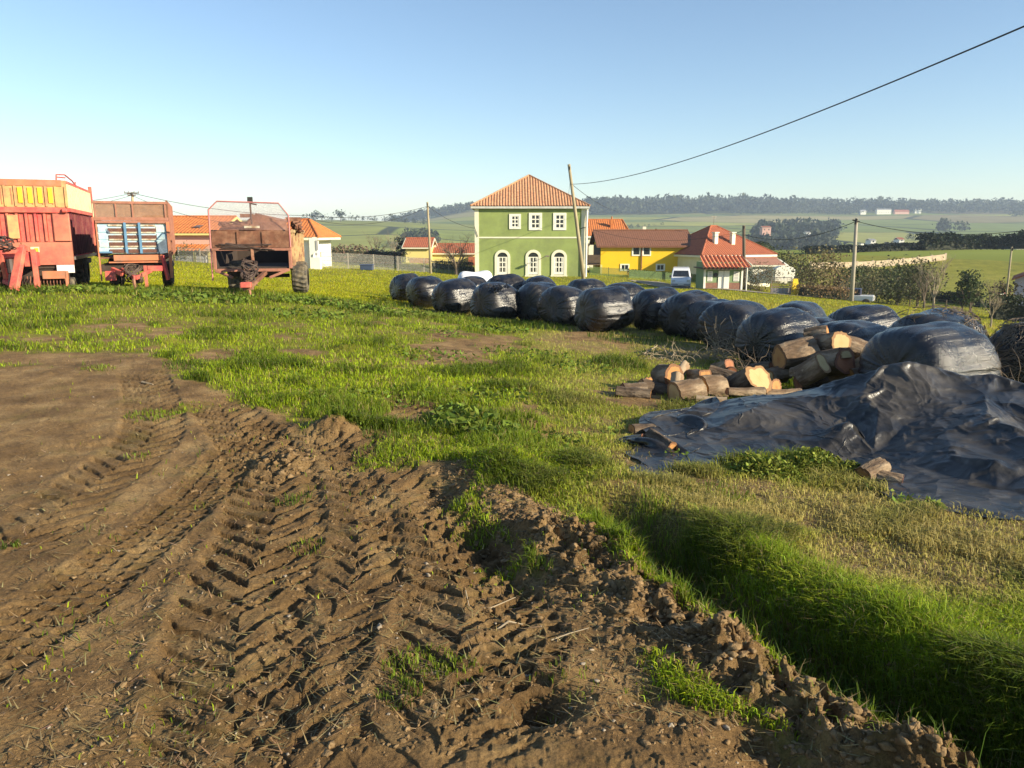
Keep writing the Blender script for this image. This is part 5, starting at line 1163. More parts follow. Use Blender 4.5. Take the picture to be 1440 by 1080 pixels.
f = Fr(1098, 416, 67); Gt = thing('metal_gate', 'grey metal bar gate left of the yellow panel', 'gate', f.p)
x0, x1 = f.X(1083.5), f.X(1112); zt = f.Z(390); b = MB(); b.tube([(x0,0,-.2),(x0,0,zt),(x1,0,zt),(x1,0,-.2)],.04,6); b.tube([(x0,0,zt*.5),(x1,0,zt*.5)],.03,5); b.build('gate_frame', STEEL, Gt)
b = MB()
for i in range(1, 14): x = x0+(x1-x0)*i/14; b.tube([(x,0,.1),(x,0,zt)],.014,4)
b.build('gate_bar', STEEL, Gt)
b = MB(); b.box(x0,.02,.0,x1,.05,zt*.42); b.build('lower_panel', GREYW, Gt)
f = Fr(1117, 416, 66.5); Yp = thing('yellow_gate_panel', 'upright yellow panel between the metal gate and brown hedge', 'panel', f.p)
b = MB(); b.prism([(f.X(1112.5),-.1),(f.X(1121),-.1),(f.X(1122),f.Z(400)),(f.X(1120.5),f.Z(392)),(f.X(1114),f.Z(392))], 0, .18); b.build('panel', mat('yellow_panel', (.78,.55,.02), .5), Yp, bevel=.02); b = MB(); b.box(f.X(1115.5),.02,f.Z(392),f.X(1119),.14,f.Z(389.5)); b.build('cap', BLACK, Yp)
f = Fr(1407, 430, 66); Sg = thing('road_sign', 'triangular warning sign seen over the hedge at the right', 'sign', f.p)
b = MB(); b.tube([(0,0,-.8),(0,0,f.Z(413))],.04,6); b.build('post', STEEL, Sg)
z0, z1 = f.Z(416), f.Z(408.5); b = MB(); b.v = [(-.5,-.06,z0),(.5,-.06,z0),(0,-.06,z1)]+[(-.5,-.04,z0),(.5,-.04,z0),(0,-.04,z1)]; b.f = [(0,1,2),(5,4,3),(0,3,4,1),(1,4,5,2),(2,5,3,0)]; pl_ = b.build('plate', mat('sign_red', (.5,.12,.12), .5), Sg)
b = MB(); b.poly([(-.33,-.065,z0+.09),(.33,-.065,z0+.09),(0,-.065,z1-.13)]); b.build('white_field', WHITE, pl_)
# concrete foundation strip and road by the houses
def strip(P, w_, m, name, lift=.02):
    V = []; F = []
    L = smooth_line(P, 12); 
    for i, p in enumerate(L):
        d = L[min(i+1, len(L)-1)]-L[max(i-1, 0)]; d = d/np.hypot(*d); nrm = np.array([-d[1], d[0]])
        for s in np.linspace(-1, 1, 9): q_ = p+nrm*s*w_/2; V.append([q_[0], q_[1], 0])
    V = np.array(V); V[:, 2] = surface(V[:, 0], V[:, 1])[0]+lift
    for i in range(len(L)-1):
        for k in range(8): a = i*9+k; F += [a, a+9, a+10, a+1]
    o = np_mesh(name, V, F, 4, mat=m); tag(o, kind='structure')
strip([W2(905,399,74), W2(935,404,70), W2(975,408,66), W2(1060,411,62.5), W2(1110,415,66), W2(1150,420,72)], 3.4, mat('worn_lane', (.26,.22,.17), .95, .2, 1.5, col2=(.20,.18,.14)), 'lane', .06)
# ================================================================== TREES
def colpt(n, k, base, var, rng):
    c = np.array(base)[None]*(1+rng.normal(size=(n, 1))*var)*(1+rng.normal(size=(n, 3))*.08); return np.repeat(np.clip(c, .005, 1), k, 0)
LEAF = mat('foliage', (.06,.08,.02), .75, .15, 2, attr='Col', subsurf=.25, spec=.25)
TWIG = mat('twigs', (.16,.12,.085), .9, .25, 4)
TWIGL = mat('pale_twigs', (.30,.24,.16), .9, .25, 4)
def branches(o, h, spread, seed, levels=4, r0=.12, m=None, n0=5, name='branches', sp0=.25, up=.5):
    q = random.Random(seed); mb = MB(); tips = []
    def go(p, d, L, r, lv):
        pts = [p]; k = 4
        for i in range(k):
            d = (d+Vector((q.gauss(0, .13), q.gauss(0, .13), q.gauss(0, .07)+.04))).normalized(); p = p+d*L/k; pts.append(p)
        mb.tube(pts, [r*(1-.6*i/k) for i in range(k+1)], 5 if lv < 2 else 3, caps=False)
        tips.append(p)
        if lv < levels:
            for i in range(q.randint(3, 4)):
                t = q.uniform(.35, 1); b_ = pts[0].lerp(pts[-1], t) if t < .99 else pts[-1]; b_ = pts[min(k, int(t*k+.5))]
                nd = (d*.6+Vector((q.gauss(0, .6)*spread, q.gauss(0, .6)*spread, q.uniform(0, .7)*up))).normalized(); go(b_, nd, L*q.uniform(.5, .8), r*.45, lv+1)
    for i in range(n0):
        a = 2*math.pi*i/n0+q.random(); go(Vector((0, 0, h*sp0*q.uniform(.6, 1))), Vector((math.cos(a)*spread*.7, math.sin(a)*spread*.7, 1)).normalized(), h*.36, r0*.6, 1)
    t = MB().tube([(0, 0, -.3), (.02, 0, h*sp0*.5), (0, .02, h*sp0)], [r0*1.25, r0, r0*.7], 8); t.build('trunk', m or TWIG, o)
    mb.build(name, m or TWIG, o); return tips
def tree(px, py, Y, h, w_, label, seed, col=(.05,.07,.018), n=1400, ls=.28, group=None, name='leafy_tree', trunk=.25, dens=1, rf=.025, lv=4, bare=False, m=None, var=.3, cat='tree'):
    p = at(px, py, Y); z = g(p.x, p.y); o = thing(name, label, cat, (p.x, p.y, min(z, p.z+.3)), 0, group)
    rg = np.random.default_rng(seed)
    tips = branches(o, h*(1.25 if bare else .85), w_/h*(.75 if bare else 1.1), seed, lv if bare else 3, r0=max(.05, h*rf), m=m, sp0=trunk)
    if not bare:
        k = 22; cz = h*(trunk+1)/2; C = []
        for i in range(k):
            a = rg.uniform(0, 6.28); rr2 = w_/2*math.sqrt(rg.uniform(0, 1))*.8; zz = h*trunk+(h*(1-trunk))*rg.uniform(.08, .92); sh = math.sqrt(max(.12, 1-((zz-cz)/(h*(1-trunk)*.56))**2)); 
            s = w_*rg.uniform(.10, .20); m_ = int(n/k); C.append(np.c_[rg.normal(size=m_)*s+math.cos(a)*rr2*sh, rg.normal(size=m_)*s+math.sin(a)*rr2*sh, rg.normal(size=m_)*s*.75+zz])
        C = np.concatenate(C); C = C[C[:, 2] > h*trunk*.5]; V, F, kk = leafcloud(C, ls*rg.uniform(.6, 1.3, len(C)), rg)
        np_mesh('crown', V, F, kk, {'Col': colpt(len(C), kk, col, var, rg)}, parent=o, mat=LEAF)
    return o
def hedge(P, h, w_, label, seed, col=(.035,.05,.015), dens=60, ls=.3, name='hedge', cat='hedge', var=.25, wob=.25, sink=0):
    L = smooth_line(P, 20); rg = np.random.default_rng(seed); seg = np.r_[0, np.cumsum(np.hypot(*np.diff(L, axis=0).T))]; n = int(seg[-1]*dens)
    s = rg.uniform(0, seg[-1], n); x = np.interp(s, seg, L[:, 0])+rg.normal(size=n)*w_*.33; y = np.interp(s, seg, L[:, 1])+rg.normal(size=n)*w_*.33
    hh = h*(1-wob+2*wob*fbm(s/3+seed, s*0, 3, seed)); z = G0(x, y)+hh*np.sqrt(rg.uniform(0, 1, n))*(1-.12*rg.uniform(0, 1, n))-sink
    C = np.c_[x, y, z]; b0 = C[0].copy(); b0[2] = g(b0[0], b0[1]); V, F, k = leafcloud(C-b0, ls*rg.uniform(.6, 1.4, n), rg)
    o = np_mesh(name, V, F, k, {'Col': colpt(n, k, col, var, rg)}, mat=LEAF); o.location = b0
    # woody core so that it is not see-through
    mb = MB()
    for a, c in zip(L[:-1:4], L[4::4]):
        mb.bar(Vector((a[0], a[1], g(*a)+h*.33-sink))-Vector(b0), Vector((c[0], c[1], g(*c)+h*.33-sink))-Vector(b0), w_*.5, h*.6)
    mb.build('woody_core', mat('dark_stems', (.025,.028,.014), .95, .3, 2), o)
    return tag(o, label, cat)
T1_ = 'orchard trees on the right'
tree(642,384,76,3.9,6.6,'rounded leafless shrub left of the green house',3,bare=True,name='bare_tree',trunk=.16,m=TWIG,rf=.05,lv=5)
tree(1142,418,72,4.4,5.0,'dark leaved shrub behind the yellow gate panel',4,trunk=.08,col=(.17,.145,.065),n=1500,name='garden_shrub')
tree(1172,418,72,3.2,3.4,'brownish thicket left of the concrete pole',5,trunk=.05,col=(.24,.17,.08),n=900,ls=.2,name='thicket')
tree(1226,415,80,3.9,3.6,'pale green shrub right of the concrete pole',6,trunk=.05,col=(.17,.16,.07),n=1300,ls=.22,name='garden_shrub')
tree(1262,424,76,4.2,5.0,'dense dark evergreen behind the small blue and white car',7,trunk=.08,col=(.10,.11,.045),n=1900)
tree(1290,424,76,4.6,3.8,'dark evergreen beside the dense one, slightly taller',8,trunk=.1,col=(.10,.10,.045),n=1500)
tree(1312,432,66,4.0,3.2,'bare pinkish fruit tree with many fine twigs',9,bare=True,name='bare_tree',m=TWIGL)
tree(1299,430,68,3.4,2.0,'small bare tree beside the pinkish fruit tree',19,bare=True,name='bare_tree')
tree(1354,426,70,3.2,1.9,'small bushy tree alone on the bright green slope, left one',10,col=(.07,.10,.03),n=700)
tree(1366,424,70,4.0,2.4,'taller bushy tree alone on the bright green slope',11,col=(.06,.08,.03),n=900)
tree(1393,438,60,2.9,2.8,'reddish bare bush in front of the right hedge',12,bare=True,name='bare_tree')
tree(1412,436,64,3.0,2.0,'dull leafy bush behind the slim pale pole',13,col=(.07,.06,.025),n=500)
tree(1392,466,46,1.7,1.2,'thin forked bare tree in front of the dark hedge at right',14,bare=True,name='bare_tree',m=TWIGL,trunk=.4)
tree(1075,382,92,4.2,4.2,'leafy garden tree to the right of the palm',15,col=(.055,.07,.02),n=1400)
tree(1095,384,96,3.6,4.6,'broad dull green bush behind the white shed',16,col=(.06,.065,.025),n=1300)
tree(1130,384,98,2.8,7.0,'low rounded olive mound behind the metal gate',17,col=(.07,.075,.03),n=1600,name='garden_shrub',trunk=.05)
tree(1068,405,70,2.2,4.2,'brown thorny bush right of the green hut',18,col=(.13,.10,.05),n=1000,ls=.16,name='thicket',trunk=.05)
tree(1056,396,72,2.2,2.0,'grey green bush against the white shed wall',20,col=(.09,.10,.06),n=600,ls=.16,name='garden_shrub',trunk=.05)
tree(566,362,104,3.2,2.0,'dark conifer at the left gable of the pale yellow house',21,col=(.02,.03,.015),n=600)
tree(529,372,110,4.2,4.6,'bare tree among the far houses at left',22,bare=True,name='bare_tree',m=TWIG)
tree(553,372,112,4.0,4.4,'bare tree beside the dark conifer at left',23,bare=True,name='bare_tree',m=TWIGL)
tree(262,368,60.8,1.5,1.6,'low bush by the garden fence of the peach house',24,col=(.08,.10,.04),n=400,ls=.12,name='garden_shrub',trunk=.05)
tree(292,368,60.8,1.3,1.8,'second low bush in front of the peach house porch',25,bare=True,name='bare_tree',m=TWIGL)
# palm
p = at(1062,388,90); Pm = thing('palm_tree', 'palm tree with drooping fronds behind the red roofed house', 'palm', (p.x, p.y, g(p.x, p.y))); hp = 4.0
MB().tube([(0,0,-.3),(.05,0,hp*.6),(0,0,hp)],[.32,.24,.26],10).build('trunk', WOODD, Pm)
rp = np.random.default_rng(4); Vp = []; Fp = []; Cp = []
for k in range(34):
    a = k*2.4; el = rp.uniform(-.1, 1.2); L_ = 2.6; prev = None; u_ = Vector((math.cos(a), math.sin(a), 0)); sd = Vector((-math.sin(a), math.cos(a), 0)); pt = Vector((0, 0, hp)); dz = math.sin(el); ds = math.cos(el)
    for i in range(12):
        d = (u_*ds+Vector((0, 0, dz))).normalized(); pt = pt+d*L_/12; dz -= .16; w_ = .55*math.sin(math.pi*(i+1)/13)+.1
        for s in (-1, 1):
            n0 = len(Vp); e = pt+sd*s*w_+d*.2-Vector((0, 0, .15)); Vp += [tuple(pt), tuple(pt+d*.12), tuple(e)]; Fp += [n0, n0+1, n0+2]
np_mesh('fronds', np.array(Vp), Fp, 3, {'Col': colpt(len(Vp)//3, 3, (.05,.065,.02), .3, rp)}, parent=Pm, mat=LEAF)
# hedges
hedge([W2(1296,360,158), W2(1340,362,162), W2(1380,364,166), W2(1480,372,160)], 3.3, 3, 'dark rounded hedge row on the crest of the green rise', 31, col=(.018,.028,.012), dens=160, ls=.7, wob=.45)
hedge([W2(1135,362,148), W2(1200,362,152), W2(1296,366,160)], 1.5, 2.5, 'low dark hedge behind the pale boundary wall', 32, col=(.018,.026,.02), dens=120, ls=.5, wob=.15)
hedge([W2(1175,408,84), W2(1230,406,88), W2(1300,410,92)], 3.2, 1.6, 'tall clipped hedge behind the orchard trees', 33, col=(.05,.07,.02), dens=260, ls=.3, wob=.12)
hedge([W2(1396,448,56), W2(1440,450,56), W2(1520,454,54)], 1.9, 1.5, 'clipped hedge at the right edge behind the forked tree', 34, col=(.035,.045,.018), dens=420, ls=.2, wob=.10)
hedge([W2(1124,418,66), W2(1160,421,66), W2(1192,424,66)], 1.3, 1.0, 'straw coloured tangle of dead hedge under the concrete pole', 35, col=(.26,.18,.09), dens=500, ls=.16, wob=.3)
hedge([W2(1250,412,86), W2(1330,418,84), W2(1376,424,80)], 1.2, 1.0, 'low dark border hedge across the orchard', 36, col=(.04,.05,.022), dens=200, ls=.25, wob=.2)
hedge([W2(610,380,86), W2(640,382,84), W2(664,384,82)], .9, 1.0, 'low dark hedge at the foot of the bare shrub', 37, col=(.05,.05,.025), dens=220, ls=.18, wob=.3)
hedge([W2(885,394,83), W2(950,396,84), W2(984,398,82)], .8, .8, 'dark green hedge behind the van', 38, col=(.05,.07,.02), dens=300, ls=.18, wob=.2)
hedge([W2(452,374,84), W2(500,376,86), W2(560,378,90)], 2.2, 2.5, 'scrubby pale thicket beyond the wire fence', 39, col=(.20,.15,.10), dens=160, ls=.28, wob=.5)
# ================================================================== FAR HOUSES
WALLB = {'w': WHITE, 'c': WHITEC, 'y': PYEL, 'p': PINK}
def far_house(px, py, Y, wpx, hpx, rpx, wm, rm, label, dep=7):
    f = Fr(px, py, Y); a = f.X(px-wpx/2); b_ = f.X(px+wpx/2); o = thing('far_house', label, 'house', f.p, 0, None)
    ze = f.Z(py-hpx); MB().box(a,0,-6,b_,dep,ze).build('wall', wm, o)
    gable_roof(o, a, b_, 0, dep, ze, f.Z(py-hpx-rpx), rm, pitch=.6, amp=.08)
    wn = max(1, int((b_-a)/3))
    for i in range(wn):
        x = a+(b_-a)*(i+.5)/wn; MB().box(x-.45,-.05,ze*.35,x+.45,-.004,ze*.35+1.1).build('window', GLASS, o)
for a in [
 (480,372,150,30,8,5,PYEL,TILE_RED,'far yellowish house left of the blue trough'),(508,371,170,22,8,6,WHITE,TILE_RED,'far white house with red roof above the trough'),
 (535,370,165,16,7,5,WHITEC,TILE_RED,'far cream house right of the trough'),(548,368,210,14,6,4,WHITE,TILE_BR,'far white house by the bare trees'),
 (1243,301,1450,20,6,1.5,WHITE,GREYW,'long white farm building on the far hillside'),(1268,304,1450,20,6,3,PINK,TILE_RED,'pinkish block with red roof beside the long white farm building'),
 (1291,298,1500,9,4,2,WHITE,GREYW,'small white shed to the right on the far hillside'),(1214,300,1450,8,3,2,WHITE,GREYW,'small white house to the left on the far hillside'),
 (1137,330,620,6,3,1,WHITE,GREYW,'tiny white house in the dark valley trees'),(1078,326,640,12,6,2,PINK,TILE_RED,'pinkish house in the valley trees by the palm'),
 (1260,357,240,16,6,4,mat('pale_green_wall', (.42,.50,.40), .9, .1, 1),GREYW,'pale green shed behind the dark low hedge'),(1268,340,480,7,3,3,WHITE,TILE_RED,'small white house with red roof in the valley'),
 (1228,342,460,7,4,2,WHITE,GREYW,'small white house in the valley near the concrete pole'),(1438,352,260,18,6,5,WHITEC,TILE_RED,'red roofed building at the right edge beyond the hedges'),
 (1402,360,230,20,5,2,WHITE,GREYW,'pale low building between the crest hedges'),(1205,288,1700,5,2,1,WHITE,GREYW,'tiny white house in the ridge wood')]: far_house(*a)
# ================================================================== WOODS (each far wood one mass)
def wood(pts, n, h, label, seed, col=(.055,.068,.032), depth=60, name='far_wood', quads=26, hv=.4):
    """pts = (px, Y) corridor; n trees standing on the terrain"""
    rg = np.random.default_rng(seed); k = rg.uniform(0, len(pts)-1, n); px = np.interp(k, range(len(pts)), [p[0] for p in pts]); Y = np.interp(k, range(len(pts)), [p[1] for p in pts])
    Y = Y+rg.uniform(-.5, .5, n)*depth; x = (px-720)/1080*Y*1.0; z = G0(x, Y); hh = h*(1+hv*rg.normal(size=n)*.6); hh = np.clip(hh, h*.4, h*1.9)
    cz = rg.uniform(.25, 1, (n, quads)); ww = .28*np.sin(np.clip(cz, 0, 1)*2.9)[..., None]
    C = np.stack([x[:, None]+rg.normal(size=(n, quads))*hh[:, None]*ww[..., 0], Y[:, None]+rg.normal(size=(n, quads))*hh[:, None]*ww[..., 0], z[:, None]+hh[:, None]*cz], -1).reshape(-1, 3)
    S_ = np.repeat(hh*.26, quads)*rg.uniform(.6, 1.4, n*quads); V, F, kk = leafcloud(C, S_, rg)
    c = np.repeat(np.array(col)[None]*(1+rg.normal(size=(n, 1))*.25), quads*kk, 0)*np.repeat(1+rg.normal(size=(n*quads, 1))*.2, kk, 0)
    # trunks
    T = []; 
    o = np_mesh(name, V, F, kk, {'Col': np.clip(c, .004, 1)}, mat=LEAF)
    return tag(o, label, 'wood', None, 'stuff')
wood([(555,1680),(600,1690),(668,1700)], 420, 15, 'wooded ridge left of the green house', 41, depth=160)
wood([(820,1560),(900,1600),(1000,1650),(1100,1600)], 1100, 20, 'wooded ridge above the yellow and red roofs', 42, depth=260)
wood([(1100,1620),(1200,1650),(1300,1600),(1440,1560),(1520,1560)], 1200, 17, 'wooded ridge along the right skyline', 43, depth=240)
wood([(1020,1480),(1150,1500),(1200,1500)], 300, 10, 'lower fringe of the ridge wood', 44, depth=120)
wood([(1055,760),(1110,800),(1168,840)], 300, 12, 'dark valley wood left of the concrete pole', 45, depth=150, col=(.028,.042,.022))
wood([(1050,560),(1120,560),(1160,580)], 260, 11, 'valley trees behind the palm', 46, depth=70, col=(.04,.05,.03))
wood([(1170,480),(1240,470),(1300,460),(1330,440)], 420, 8, 'grey bare trees filling the valley floor', 47, depth=90, col=(.11,.10,.085))
wood([(1309,900),(1320,900)], 22, 11, 'clump of tall trees on the far green slope', 48, depth=30)
wood([(1332,900),(1345,900)], 9, 9, 'loose tree group right of the tall clump', 49, depth=20)
wood([(1265,760),(1340,760)], 34, 5, 'hedgerow line across the far field', 50, depth=10)
wood([(1404,1300),(1440,1320)], 30, 8, 'dark hedge trees at the far right of the slope', 51, depth=30)
wood([(570,640),(600,640),(612,640)], 80, 10, 'hazy dark trees above the pale yellow house', 52, depth=60)
wood([(430,980),(530,1000),(600,960)], 60, 6, 'low hedge trees on the left skyline', 53, depth=30)
wood([(455,330),(520,330),(600,330)], 160, 7, 'hazy scrub in the valley behind the left fence', 54, depth=60, col=(.12,.10,.07))
wood([(840,900),(930,1020)], 30, 4, 'short hedgerow crossing the middle slope', 55, depth=14)
for i, (px, Y, h, lab) in enumerate([(449,960,13,'round topped tree on the left skyline, above the white corner house'),(459,960,9,'smaller tree right beside the round topped skyline tree'),(484,960,15,'tall spreading pine alone on the left skyline'),(472,960,6,'bush between the two skyline trees at left')]):
    x = (px-720)/1080*Y; p = thing('skyline_tree', lab, 'tree', (x, Y, g(x, Y))); rg = np.random.default_rng(60+i); n = 120
    MB().tube([(0,0,-1),(0,0,h*.7)],[.35,.2],6).build('trunk', WOODD, p); C = np.c_[rg.normal(size=n)*h*.24, rg.normal(size=n)*h*.24, h*.68+rg.normal(size=n)*h*.15]; C[:, 2] = np.maximum(C[:, 2], h*.35); V, F, k = leafcloud(C, h*.2, rg)
    np_mesh('crown', V, F, k, {'Col': colpt(n, k, (.035,.05,.02), .2, rg)}, parent=p, mat=LEAF)
# ================================================================== GRASS
GRASS = mat('grass_blades', (.1,.15,.03), .6, .12, .8, attr='Col', subsurf=.4, spec=.25)
def blades(x, y, h, w_, lean, col, name, label, seed, z=None, curl=1.0):
    rg = np.random.default_rng(seed); n = len(x)
    if z is None: z = surface(x, y)[0]
    a = rg.uniform(0, 2*np.pi, n); lx = np.cos(a)*lean*h+.0; ly = np.sin(a)*lean*h; b_ = rg.uniform(0, 2*np.pi, n); dx = np.cos(b_)*w_/2; dy = np.sin(b_)*w_/2
    P0 = np.c_[x-dx, y-dy, z-.012]; P1 = np.c_[x+dx, y+dy, z-.012]
    mx = x+lx*.3; my = y+ly*.3; mzz = z+h*.62
    P2 = np.c_[mx+dx*.75, my+dy*.75, mzz]; P3 = np.c_[mx-dx*.75, my-dy*.75, mzz]; P4 = np.c_[x+lx, y+ly, z+h*(1-.35*lean*curl)]
    V = np.stack([P0, P1, P2, P3, P4], 1).reshape(-1, 3); i = np.arange(n)[:, None]*5
    F = np.concatenate([i+np.array([[0, 1, 2, 3]]), i+np.array([[3, 2, 4]])], 1).ravel(); tot = np.tile([4, 3], n)
    t = np.tile([.75, .75, 1, 1, 1.12], n)[:, None]
    o = np_mesh(name, V, F, tot, {'Col': np.repeat(col, 5, 0)}, mat=GRASS)
    return tag(o, label, 'grass', None, 'stuff')
def gcol(n, base, var, rg, dead=.08, deadc=(.34,.26,.11)):
    c = np.array(base)[None]*(1+rg.normal(size=(n, 1))*var)*(1+rg.normal(size=(n, 3))*.07); d = rg.uniform(size=n) < dead; c[d] = np.array(deadc)*(1+rg.normal(size=(d.sum(), 1))*.2); return np.clip(c, .01, 1)
rg = np.random.default_rng(77)
N = 1600000
# sample the ground in proportion to how large it shows, a little beyond the frame on each side
rr_ = 1/rg.uniform(1/34., 1/2.4, N); aa = rg.uniform(-.80, .80, N); X = rr_*np.sin(aa); Y = rr_*np.cos(aa); Y += rg.normal(size=N)*.01
zz, so_, st_, dp_ = surface(X, Y)
n1 = fbm(X*1.7, Y*1.7, 3, 90); n2 = fbm(X*.5+4, Y*.5, 3, 91)
onsheet = sdf_poly(X, Y, FLAP+HEM+[(5.9,7.3),(3.6,7.6),(2.2,7.4),(1.5,7.1)]) < .02
prob = (~onsheet)*(1-so_)**1.5*np.clip(.45+1.3*(n1-.4), .12, 1)*(1-.72*st_)+.0035*so_*(n1 > .5)
keep = rg.uniform(size=N) < prob*.75
X, Y, zz, so_, st_, n1, n2 = [q[keep] for q in (X, Y, zz, so_, st_, n1, n2)]; n = len(X); rr_ = np.hypot(X, Y)
clump = sst(.56, .70, n1)
hgt = (.030+.05*rg.uniform(size=n)+.10*clump*rg.uniform(.3, 1, n))*(1-.45*st_)*(1-.6*so_)*(1+rr_*.012)
c = gcol(n, (.275,.355,.012), .28, rg, .10); c = c*(1-.6*clump[:, None])+np.array([[.012,.03,.004]])*clump[:, None]
c = c*(1-.65*st_[:, None])+np.array([[.60,.46,.17]])*.65*st_[:, None]; c = c*(.8+.4*n2[:, None])
blades(X, Y, hgt, .0038*(1+rr_/7.5), .55+.5*rg.uniform(size=n), np.clip(c, .01, 1), 'short_grass', 'short yellow green grass of the trampled field', 5, z=zz)
# tufts at given spots
def tuft(px, py, rad, n, h, col, seed, out_, lean=.6):
    q = gp(px, py); r2 = np.random.default_rng(seed); a = r2.uniform(0, 6.28, n); d = rad*np.sqrt(r2.uniform(size=n)); out_.append((q.x+np.cos(a)*d, q.y+np.sin(a)*d, 1.3*h*r2.uniform(.4, 1, n)*(1-.4*d/rad), gcol(n, col, .2, r2, .05), np.full(n, .0032*(1+math.hypot(q.x, q.y)/6)), np.full(n, lean)))
TF = []; DG = (.085,.125,.010); YG = (.15,.19,.02); BG = (.16,.215,.014)
for i, a in enumerate([(40,411,1.6,700,.28),(130,409,1.6,700,.26),(215,411,1.6,800,.26),(300,414,1.4,600,.22),(370,418,1.4,700,.24),(430,420,1.3,600,.22),(560,432,.9,400,.2),(640,448,.9,400,.2),(760,462,1.0,400,.2),(880,478,.9,400,.2),(490,578,.42,1400,.17),(455,560,.25,500,.12),(870,515,.45,1100,.22),(690,600,.5,1500,.16),(720,630,.42,1200,.15),(640,600,.4,800,.14),(780,650,.3,500,.10),(600,560,.4,500,.12),(700,455,.8,900,.16),(640,455,.6,500,.14),(340,510,.3,300,.09),(270,515,.35,400,.09),(215,585,.25,200,.07),(140,520,.2,120,.06),(560,610,.3,400,.10),(540,640,.25,250,.08),(400,560,.3,250,.09),(870,745,.14,420,.14),(880,775,.18,700,.17),(905,790,.15,500,.15),(840,735,.12,250,.10),(980,850,.16,500,.12),(1010,858,.12,300,.12),(1190,990,.12,300,.09),(1210,1005,.1,200,.08),(590,945,.14,260,.05),(565,985,.09,130,.05),(650,950,.08,90,.04),(435,775,.10,60,.05),(15,770,.05,40,.06),(195,640,.1,50,.05),(650,750,.15,60,.03),(410,705,.12,110,.06),(800,975,.15,60,.05),(1000,700,.3,500,.07),(930,700,.3,300,.06)]): tuft(*a[:5], BG if i % 3 else DG, 100+i, TF)
# fringe of long grass on the lip of the ditch
L = BANK; sgm = np.r_[0, np.cumsum(np.hypot(*np.diff(L, axis=0).T))]
r2 = np.random.default_rng(200); n = 36000; s = r2.uniform(0, sgm[-1], n); bx = np.interp(s, sgm, L[:, 0]); by = np.interp(s, sgm, L[:, 1]); off = r2.normal(size=n)*.11+.08+r2.uniform(-.05,.28,n)
dx = np.interp(s, sgm, np.gradient(L[:, 0])); dy = np.interp(s, sgm, np.gradient(L[:, 1])); nn = np.hypot(dx, dy); 
off += .05; bx += dy/nn*off; by += -dx/nn*off; env = sst(.1, .8, s)*sst(.33, .58, fbm(s*2.6, off*3, 2, 33))
k = r2.uniform(size=n) < env*np.exp(-(np.abs(off-.04)/.23)**2); bx, by, off, s = bx[k], by[k], off[k], s[k]; n = len(bx)
TF.append((bx, by, .155*r2.uniform(.25, 1, n)*(1-np.clip(off, 0, .4))*(.45+.9*fbm(s*4, off*4, 2, 37)), gcol(n, (.22,.30,.016), .32, r2, .07), np.full(n, .0032), np.full(n, .85)))
# stray long stems in the ditch
L = DITCH; sgm = np.r_[0, np.cumsum(np.hypot(*np.diff(L, axis=0).T))]; n = 1300; s = r2.uniform(.3, sgm[-1], n); cc = r2.integers(0, 40, n); s = s*.3+(cc/40*sgm[-1])*.7+.2; bx = np.interp(s, sgm, L[:, 0])+r2.normal(size=n)*.10; by = np.interp(s, sgm, L[:, 1])+r2.normal(size=n)*.08
TF.append((bx, by, .20*r2.uniform(.35, 1, n), gcol(n, (.10,.16,.02), .2, r2, .1), np.full(n, .0035), np.full(n, .9)))
A_ = [np.concatenate([t[i] for t in TF]) for i in range(6)]
blades(A_[0], A_[1], A_[2], A_[4], A_[5]*np.random.default_rng(3).uniform(.3, 1.2, len(A_[0])), A_[3], 'long_grass_tufts', 'long fresh green grass tufts and the fringe along the ditch', 6)
# far field: coarser tufts
n = 240000; rr_ = 1/rg.uniform(1/100., 1/26., n); aa = rg.uniform(-.66, .66, n); X = rr_*np.sin(aa); Y = rr_*np.cos(aa); n1 = fbm(X*.35, Y*.35, 3, 95)
dry = sst(.2, .9, (X-2)/12)*sst(64, 44, Y)*sst(-.35, .25, np.sin(X*.9)+n1*2-1)
c = gcol(n, (.36,.36,.006), .12, rg, .04)*(.75+.5*n1[:, None]); c = c*(1-.45*dry[:, None])+np.array([[.5,.38,.11]])*.45*dry[:, None]
blades(X, Y, (.07+.10*rg.uniform(size=n)*n1)*(1+.8*dry), .012*(rr_/20), .6*np.ones(n), np.clip(c, .01, 1), 'field_grass', 'bright green grass of the far field', 8)
